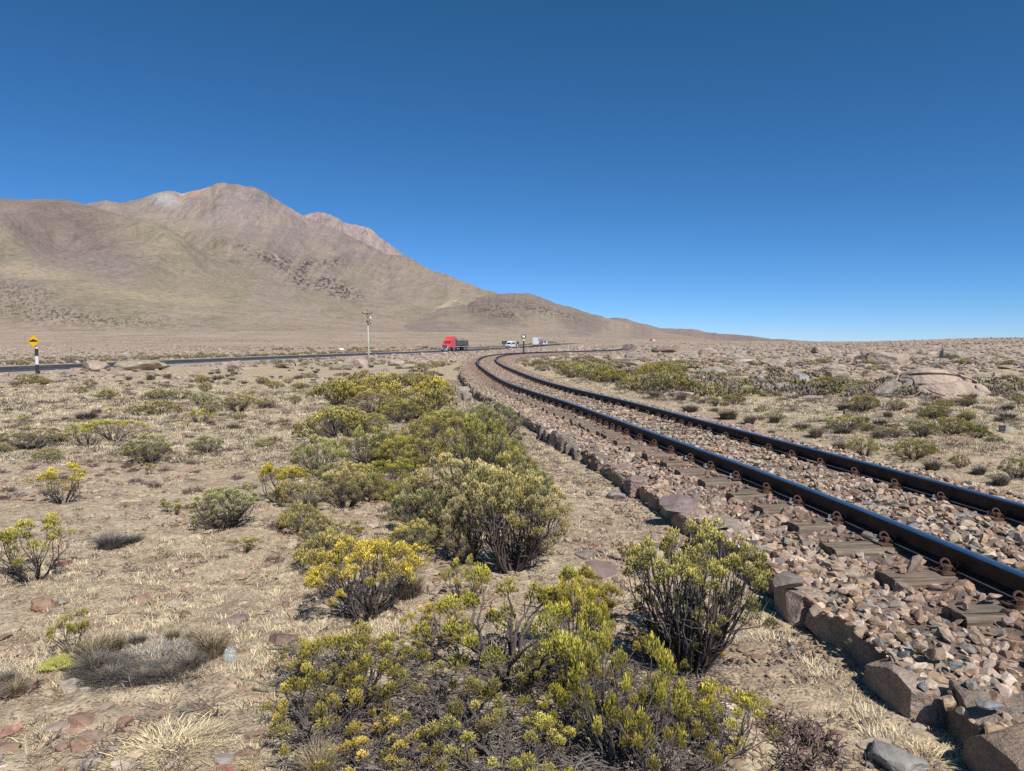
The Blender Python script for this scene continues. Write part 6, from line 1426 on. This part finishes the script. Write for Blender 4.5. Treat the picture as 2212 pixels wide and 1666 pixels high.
# ================================================================== VEHICLES (front towards +Y of the root)
def wheel(parent, x, y, r, w, dual=False, rim='alloy', side=1):
    b = MB(); b.cyl((x - w / 2, y, r), (x + w / 2, y, r), r, n=20); t_ = b.build('wheel', M['black_rubber'], parent)
    b = MB(); e = x + side * w / 2; b.cyl((e - side * .02, y, r), (e + side * .015, y, r), r * .58, n=16); b.cyl((e, y, r), (e + side * .05, y, r), r * .2, n=10); b.build('rim', M[rim], t_)
def road_pose(y, lane):
    dx = (float(road_x(y + 2)) - float(road_x(y - 2))) / 4; hd = math.atan2(dx, 1); return float(road_x(y)) + lane * math.cos(hd), y - lane * math.sin(hd), float(road_z(y)) + .06, hd
def red_truck():
    x, y, z, hd = road_pose(200, -2.0); x = (960 - CX) / FPX * 196; y = 196
    hd = math.radians(17)
    r = empty('red_truck', (x, y, z), PI - hd, 'red bonneted truck cab with tall sleeper hauling a dark covered tipper trailer on the road', 'truck')
    R = M['truck_red']; W = 1.18
    b = MB(); b.box(-1.0, 1.0, -2.4, -.35, .95, 1.80, 0, .12, .12, .0); b.prism([(-.35, .95), (-.3, 1.5), (-.45, 1.78), (-2.4, 2.05), (-2.4, .95)], -.62, .62, 'x'); b.build('hood', R, r)
    for sx in (-1, 1):
        b = MB(); b.prism([(-.15, .7), (-.2, 1.25), (-.6, 1.48), (-1.5, 1.45), (-2.0, .9), (-1.85, .8), (-1.4, 1.15), (-.75, 1.15), (-.45, .75)], sx * .72, sx * 1.2, 'x'); b.build('fender', R, r)
        b = MB(); b.cyl((sx * .93, -.20, 1.02), (sx * .93, -.12, 1.02), .16, .15, 12); b.build('headlight', M['headlamp'], r)
        b = MB(); b.box(sx * 1.42 - .09, sx * 1.42 + .09, -2.7, -2.55, 1.95, 2.55, 0, .03); mm = b.build('mirror', R, r); b = MB(); b.tube([(sx * 1.15, -2.6, 2.3), (sx * 1.4, -2.62, 2.3)], .02, 5); b.build('mirror_arm', M['dark_iron'], mm)
        b = MB(); b.cyl((sx * 1.0, -5.0, .75), (sx * 1.0, -3.5, .75), .33, n=18); b.build('fuel_tank', M['chrome'], r)
        b = MB(); b.cyl((sx * 1.02, -5.75, 1.0), (sx * 1.02, -5.75, 3.7), .07, n=10); b.build('exhaust_stack', M['chassis_black'], r)
    b = MB(); b.box(-.56, .56, -.36, -.28, .88, 1.56, 0, .02); gr = b.build('grille', M['dark_iron'], r)
    b = MB()
    for i in range(9): b.box(-.5 + i * .12, -.47 + i * .12, -.28, -.262, .93, 1.5)
    b.build('grille_bars', M['chrome'], gr)
    b = MB(); b.box(-W, W, -.30, .02, .55, .86, 0, .05); bp = b.build('bumper', M['chrome'], r)
    for sx in (-.68, .62):
        b = MB(); b.cyl((sx, .02, .50), (sx, .06, .50), .16, n=12); b.build('fog_lamp', M['headlamp'], bp)
    b = MB(); b.prism([(-2.35, .9), (-2.35, 2.02), (-2.72, 2.68), (-3.9, 2.78), (-3.9, .9)], -W, W, 'x'); cb = b.build('cab', R, r)
    b = MB(); b.add([(-.98, -2.40, 2.06), (.98, -2.40, 2.06), (.90, -2.735, 2.62), (-.90, -2.735, 2.62)], [(0, 1, 2, 3)]); b.add([(-.98, -2.36, 2.06), (.98, -2.36, 2.06), (.90, -2.70, 2.62), (-.90, -2.70, 2.62)], [(3, 2, 1, 0)]); b.build('windscreen', M['dark_glass'], cb)
    for sx in (-1, 1):
        b = MB(); b.prism([(-2.75, 2.02), (-2.9, 2.58), (-3.5, 2.62), (-3.5, 2.02)], sx * (W + .004), sx * (W + .03), 'x'); b.build('side_window', M['dark_glass'], cb)
        b = MB(); b.box(min(sx * W, sx * (W + .012)), max(sx * W, sx * (W + .012)), -3.62, -2.62, 1.0, 2.70); b.build('door', R, cb)
    b = MB(); b.box(-1.06, 1.06, -2.78, -2.45, 2.66, 2.76, 0, .02); b.build('sun_visor', R, cb)
    b = MB(); b.prism([(-3.0, 2.78), (-3.55, 3.98), (-5.4, 4.02), (-5.4, .95), (-3.9, .95), (-3.9, 2.78)], -W, W, 'x'); b.build('sleeper_box', R, r)
    b = MB(); b.box(-.45, .45, -13.5, -1.0, .62, .98); b.build('chassis', M['chassis_black'], r)
    for sx in (-1, 1):
        wheel(r, sx * 1.02, -1.15, .52, .32, side=sx)
        for yy in (-6.6, -7.9, -12.3, -13.55, -14.8): wheel(r, sx * .97, yy, .52, .55, side=sx)
    t_ = empty('trailer', (0, 0, 0)); bpy.data.objects.remove(t_)
    b = MB(); b.box(-1.25, 1.25, -15.6, -6.1, 1.25, 1.5); tr = b.build('trailer', M['chassis_black'], r)
    b = MB(); b.box(-1.22, 1.22, -15.5, -6.2, 1.5, 2.88)
    for i in range(8):
        for sx in (-1, 1): b.box(sx * 1.27 - .05, sx * 1.27 + .05, -15.4 + i * 1.3, -15.26 + i * 1.3, 1.5, 2.9)
    b.build('tipper_body', M['tipper_grey'], tr)
    b = MB(); b.prism([(-1.3, 2.88), (1.3, 2.88), (1.0, 3.12), (0, 3.2), (-1.0, 3.12)], -15.55, -6.15, 'y'); b.build('tarpaulin', M['tarp'], tr)
    b = MB(); b.box(-1.25, 1.25, -6.15, -6.05, 1.4, 3.5); b.build('headboard', M['tipper_grey'], tr)
red_truck()
def van():
    x = (1097 - CX) / FPX * 299; r = empty('white_van', (x, 299, float(road_z(299)) + .06), PI - math.radians(20), 'white high-roofed passenger van coming towards the viewer on the road', 'van')
    Wd = M['van_white']; b = MB(); b.prism([(0, .45), (.05, .95), (-.25, 1.15), (-1.0, 1.40), (-1.75, 2.25), (-2.1, 2.62), (-2.9, 2.74), (-6.4, 2.74), (-6.6, 2.5), (-6.6, .45)], -.99, .99, 'x'); bd = b.build('body', Wd, r)
    b = MB(); b.add([(-.88, -.985, 1.44), (.88, -.985, 1.44), (.80, -1.70, 2.24), (-.80, -1.70, 2.24)], [(0, 1, 2, 3)]); b.build('windscreen', M['dark_glass'], bd)
    for sx in (-1, 1):
        b = MB(); b.prism([(-1.3, 1.45), (-1.85, 2.12), (-2.6, 2.15), (-2.6, 1.45)], sx * .992, sx * 1.01, 'x'); b.build('door_window', M['dark_glass'], bd)
        b = MB(); b.box(min(sx * .992, sx * 1.01), max(sx * .992, sx * 1.01), -6.2, -2.8, 1.5, 2.2); b.build('side_window', M['dark_glass'], bd)
        b = MB(); b.prism([(.03, .86), (-.14, 1.15), (-.42, 1.16), (-.2, .86)], sx * .62, sx * .96, 'x'); b.build('headlight', M['headlamp'], bd)
        b = MB(); b.box(sx * 1.12 - .09, sx * 1.12 + .09, -1.35, -1.2, 1.4, 1.75, 0, .03); b.build('mirror', M['chassis_black'], r)
        for yy in (-.95, -5.2): wheel(r, sx * .88, yy, .36, .24, side=sx)
    b = MB(); b.box(-.55, .55, .03, .075, .82, 1.05, 0, .01); b.build('grille', M['dark_iron'], bd); b = MB(); b.box(-.98, .98, -.1, .10, .30, .72, 0, .04); b.build('bumper', m_simple('bumper_grey', (.10, .11, .13), .6), bd)
    b = MB(); b.box(-.35, .35, -4.5, -2.8, 2.745, 2.85, 0, .02); b.build('roof_unit', Wd, bd); b = MB(); b.box(-.26, .26, .105, .115, .42, .54); b.build('number_plate', M['paper_white'], bd)
van()
def box_truck():
    x = (1156 - CX) / FPX * 324; r = empty('box_truck', (x, 324, float(road_z(324)) + .06), -math.radians(18), 'white box truck seen from behind with grey and red side panel and yellow-striped bumper', 'truck')
    b = MB(); b.box(-1.25, 1.25, 0, 6.6, 1.0, 4.05); bx_ = b.build('cargo_box', M['box_white'], r)
    b = MB(); b.box(1.252, 1.266, .15, 6.45, 2.3, 3.85); sp_ = b.build('side_panel', M['box_grey'], bx_); b = MB(); b.prism([(.4, 1.15), (6.3, 1.15), (6.3, 3.0), (3.5, 2.3), (1.8, 1.9)], 1.268, 1.28, 'x'); b.build('red_graphic', M['box_red'], sp_); b = MB(); b.prism([(2.2, 2.5), (3.8, 2.55), (3.2, 3.1)], 1.268, 1.28, 'x'); b.build('green_graphic', M['logo_green'], sp_)
    for x0 in (-1.2, .01):
        b = MB(); b.box(x0, x0 + 1.19, -.03, -.002, 1.1, 3.95); dr = b.build('rear_door', M['box_white'], bx_)
        b = MB(); b.cyl((x0 + (.3 if x0 < 0 else .9), -.05, 1.15), (x0 + (.3 if x0 < 0 else .9), -.05, 3.9), .02, n=6); b.build('lock_bar', M['alloy'], dr)
    b = MB(); b.box(-1.0, 1.0, -.10, -.04, .62, .98, 0, .02); bp = b.build('rear_bumper', M['hazard_yellow'], r)
    b = MB()
    for i in range(5): b.add([(-.95 + i * .42, -.108, .65), (-.80 + i * .42, -.108, .65), (-.62 + i * .42, -.108, .95), (-.77 + i * .42, -.108, .95)], [(0, 1, 2, 3)])
    b.build('hazard_stripes', M['sign_black'], bp)
    for sx in (-1.08, 1.08):
        b = MB(); b.box(sx - .1, sx + .1, -.06, -.02, .75, .95); b.build('tail_light', M['lamp_red'], r)
    b = MB(); b.box(-.45, .45, .1, 8.6, .6, .95); b.build('chassis', M['chassis_black'], r)
    b = MB(); b.prism([(6.8, .7), (6.8, 2.7), (7.2, 2.9), (8.5, 2.85), (8.95, 1.9), (9.0, .7)], -1.15, 1.15, 'x'); cb = b.build('cab', M['cab_blue'], r)
    for sx in (-1, 1):
        b = MB(); b.box(min(sx * 1.152, sx * 1.17), max(sx * 1.152, sx * 1.17), 7.3, 8.3, 1.85, 2.6); b.build('side_window', M['dark_glass'], cb)
        b = MB(); b.box(sx * 1.5 - .10, sx * 1.5 + .10, 8.4, 8.55, 1.7, 2.5, 0, .03); b.build('mirror', M['van_white'], cb)
        for yy in (1.5, 2.8, 7.9): wheel(r, sx * .98, yy, .5, .5 if yy < 5 else .3, side=sx)
    b = MB(); b.add([(-1.0, 8.86, 1.98), (1.0, 8.86, 1.98), (.95, 8.55, 2.75), (-.95, 8.55, 2.75)], [(3, 2, 1, 0)]); b.build('windscreen', M['dark_glass'], cb)
    b = MB(); b.cyl((1.22, 6.72, 1.0), (1.22, 6.72, 3.6), .08, n=8); b.build('exhaust_stack', M['chassis_black'], r)
box_truck()
def pickup():
    x = (1172.5 - CX) / FPX * 352; r = empty('light_truck', (x, 352, float(road_z(352)) + .06), PI - math.radians(16), 'small blue and white truck half hidden in front of the box truck', 'truck')
    b = MB(); b.prism([(0, .4), (.05, 1.1), (-.1, 1.4), (-1.0, 1.45), (-1.0, .4)], -.98, .98, 'x'); b.build('hood', M['van_white'], r)
    b = MB(); b.prism([(-.9, .5), (-.85, 1.4), (-1.3, 2.2), (-2.6, 2.25), (-2.6, .5)], -.95, .95, 'x'); cb = b.build('cab', M['cab_blue'], r)
    b = MB(); b.add([(-.8, -.86, 1.45), (.8, -.86, 1.45), (.75, -1.24, 2.1), (-.75, -1.24, 2.1)], [(0, 1, 2, 3)]); b.build('windscreen', M['dark_glass'], cb)
    b = MB(); b.box(-1.0, 1.0, -5.6, -2.7, .8, 2.0); b.build('load_bed', M['van_white'], r); b = MB(); b.box(-.98, .98, -.05, .12, .35, .65, 0, .03); b.build('bumper', M['chassis_black'], r)
    for sx in (-1, 1):
        b = MB(); b.cyl((sx * .75, .04, .95), (sx * .75, .10, .95), .14, n=10); b.build('headlight', M['headlamp'], r)
        for yy in (-.9, -4.6): wheel(r, sx * .86, yy, .38, .25, side=sx)
pickup()
def far_truck():
    D = 620; x = (1404.5 - CX) / FPX * D; zb = CAMZ + (HY - 740.8) * D / FPX; z = zb
    r = empty('distant_red_truck', (x, D, z), PI - .5, 'tiny distant red truck pulling a white tank, right of the track bend', 'truck')
    b = MB(); b.prism([(0, .5), (0, 1.5), (-1.2, 1.7), (-1.7, 2.6), (-1.9, 3.4), (-3.4, 3.5), (-3.4, .5)], -1.2, 1.2, 'x'); cb = b.build('cab', M['truck_red'], r)
    b = MB(); b.add([(-1, -1.24, 1.8), (1, -1.24, 1.8), (.9, -1.66, 2.5), (-.9, -1.66, 2.5)], [(0, 1, 2, 3)]); b.build('windscreen', M['dark_glass'], cb)
    b = MB(); b.cyl((0, -10, 1.9), (0, -3.9, 1.9), .95, n=16); b.build('tank', M['box_white'], r); b = MB(); b.box(-.5, .5, -10, -.3, .6, .95); b.build('chassis', M['chassis_black'], r)
    for sx in (-1, 1):
        for yy in (-1, -4.6, -8.2, -9.4): wheel(r, sx * 1.0, yy, .5, .35, side=sx)
far_truck()

# ================================================================== LITTER
def crumple(nm, seed, dims, mat, px, py, lab, cat, lift=.5, rz=0):
    x, y, z = at(px, py); V, F = ICO[4]; V = V.copy(); V = V * (1 + .30 * fbm3(V * 2.2 + seed, 4, seed)[:, None]); V = V / np.abs(V).max(0) * np.array(dims)
    me = mesh_np(nm, V, F, mat, smooth=False); o = obj(nm, me, None, (x, y, z + dims[2] * lift), rz); tag(o, lab, cat); return o
crumple('plastic_wrapper', 3, (.042, .035, .058), M['plastic'], 497, 1437, 'crumpled clear plastic wrapper beside the ring tussock', 'litter', .8)
for i, (px, py, w_, lab) in enumerate([(103, 832, 6, 'small white scrap of litter below the yellow sign'), (6, 847, 7, 'white scrap of litter at the left edge'), (862, 778, 9, 'white plastic litter on rocks right of the utility pole'), (846, 780, 4, 'tiny white scrap just right of the utility pole'), (1284, 777, 6, 'white box-like litter in the shrubs inside the bend'), (1240, 1128 - 60, 8, 'white paper scrap on the gravel strip left of the edging'), (682, 1473, 8, 'small white stone-like scrap under the left foreground shrubs'), (737, 757, 14, 'pale heap of rubbish by the roadside left of the pole'), (1215, 1158, 6, 'pale blue paper scrap by the tall grey-green shrub'), (872, 760, 4, 'white scrap at the far road edge')]):
    x, y, z = at(px, py); w2 = w_ / FPX * y / 2; crumple('litter_scrap', 20 + i, (w2, w2 * .7, w2 * .45), M['paper_white'], px, py, lab, 'litter', .4, i)
# ================================================================== LIGHT
SUN_AZ_DIR = math.radians(30)      # shadows fall away from the viewer, 30 degrees to the left
ELEV = math.radians(50)
sd = bpy.data.lights.new('sun', 'SUN'); so = bpy.data.objects.new('sun', sd); COL.objects.link(so)
sd.energy = 5.0; sd.angle = math.radians(.53); sd.color = (1.0, .955, .89)
sv = np.array([math.sin(SUN_AZ_DIR) * math.cos(ELEV), -math.cos(SUN_AZ_DIR) * math.cos(ELEV), math.sin(ELEV)])   # towards the sun
from mathutils import Vector
so.rotation_euler = Vector(sv).to_track_quat('Z', 'Y').to_euler(); so.location = (0, -10, 30)
w = bpy.data.worlds.new('World'); scn.world = w; w.use_nodes = True; nt = w.node_tree; nt.nodes.clear()
sky = nt.nodes.new('ShaderNodeTexSky'); sky.sky_type = 'NISHITA'; sky.sun_disc = False; sky.sun_elevation = ELEV
sky.sun_rotation = math.atan2(sv[0], sv[1]); sky.altitude = 4200; sky.air_density = 1.0; sky.dust_density = .1; sky.ozone_density = 8
bg = nt.nodes.new('ShaderNodeBackground'); bg.inputs[1].default_value = .12; ow = nt.nodes.new('ShaderNodeOutputWorld')

sep = nt.nodes.new('ShaderNodeSeparateColor'); cmb = nt.nodes.new('ShaderNodeCombineColor'); nt.links.new(sky.outputs[0], sep.inputs[0])
for i, (pw_, k_) in enumerate(((1.26, .84), (.99, .84), (1.05, .98))):       # high-altitude sky: deeper blue than the stock model
    m1 = nt.nodes.new('ShaderNodeMath'); m1.operation = 'MULTIPLY'; m1.inputs[1].default_value = .12; nt.links.new(sep.outputs[i], m1.inputs[0])
    m2 = nt.nodes.new('ShaderNodeMath'); m2.operation = 'POWER'; m2.inputs[1].default_value = pw_; nt.links.new(m1.outputs[0], m2.inputs[0])
    m3 = nt.nodes.new('ShaderNodeMath'); m3.operation = 'MULTIPLY'; m3.inputs[1].default_value = k_ / .12; nt.links.new(m2.outputs[0], m3.inputs[0]); nt.links.new(m3.outputs[0], cmb.inputs[i])
nt.links.new(cmb.outputs[0], bg.inputs[0]); nt.links.new(bg.outputs[0], ow.inputs[0])
scn.view_settings.view_transform = 'Standard'; scn.view_settings.look = 'None'; scn.view_settings.exposure = 0; scn.view_settings.gamma = 1
scn.render.engine = 'CYCLES'
scn.cycles.use_denoising = False
scn.cycles.max_bounces = 6; scn.cycles.diffuse_bounces = 2; scn.cycles.glossy_bounces = 3; scn.cycles.transparent_max_bounces = 8
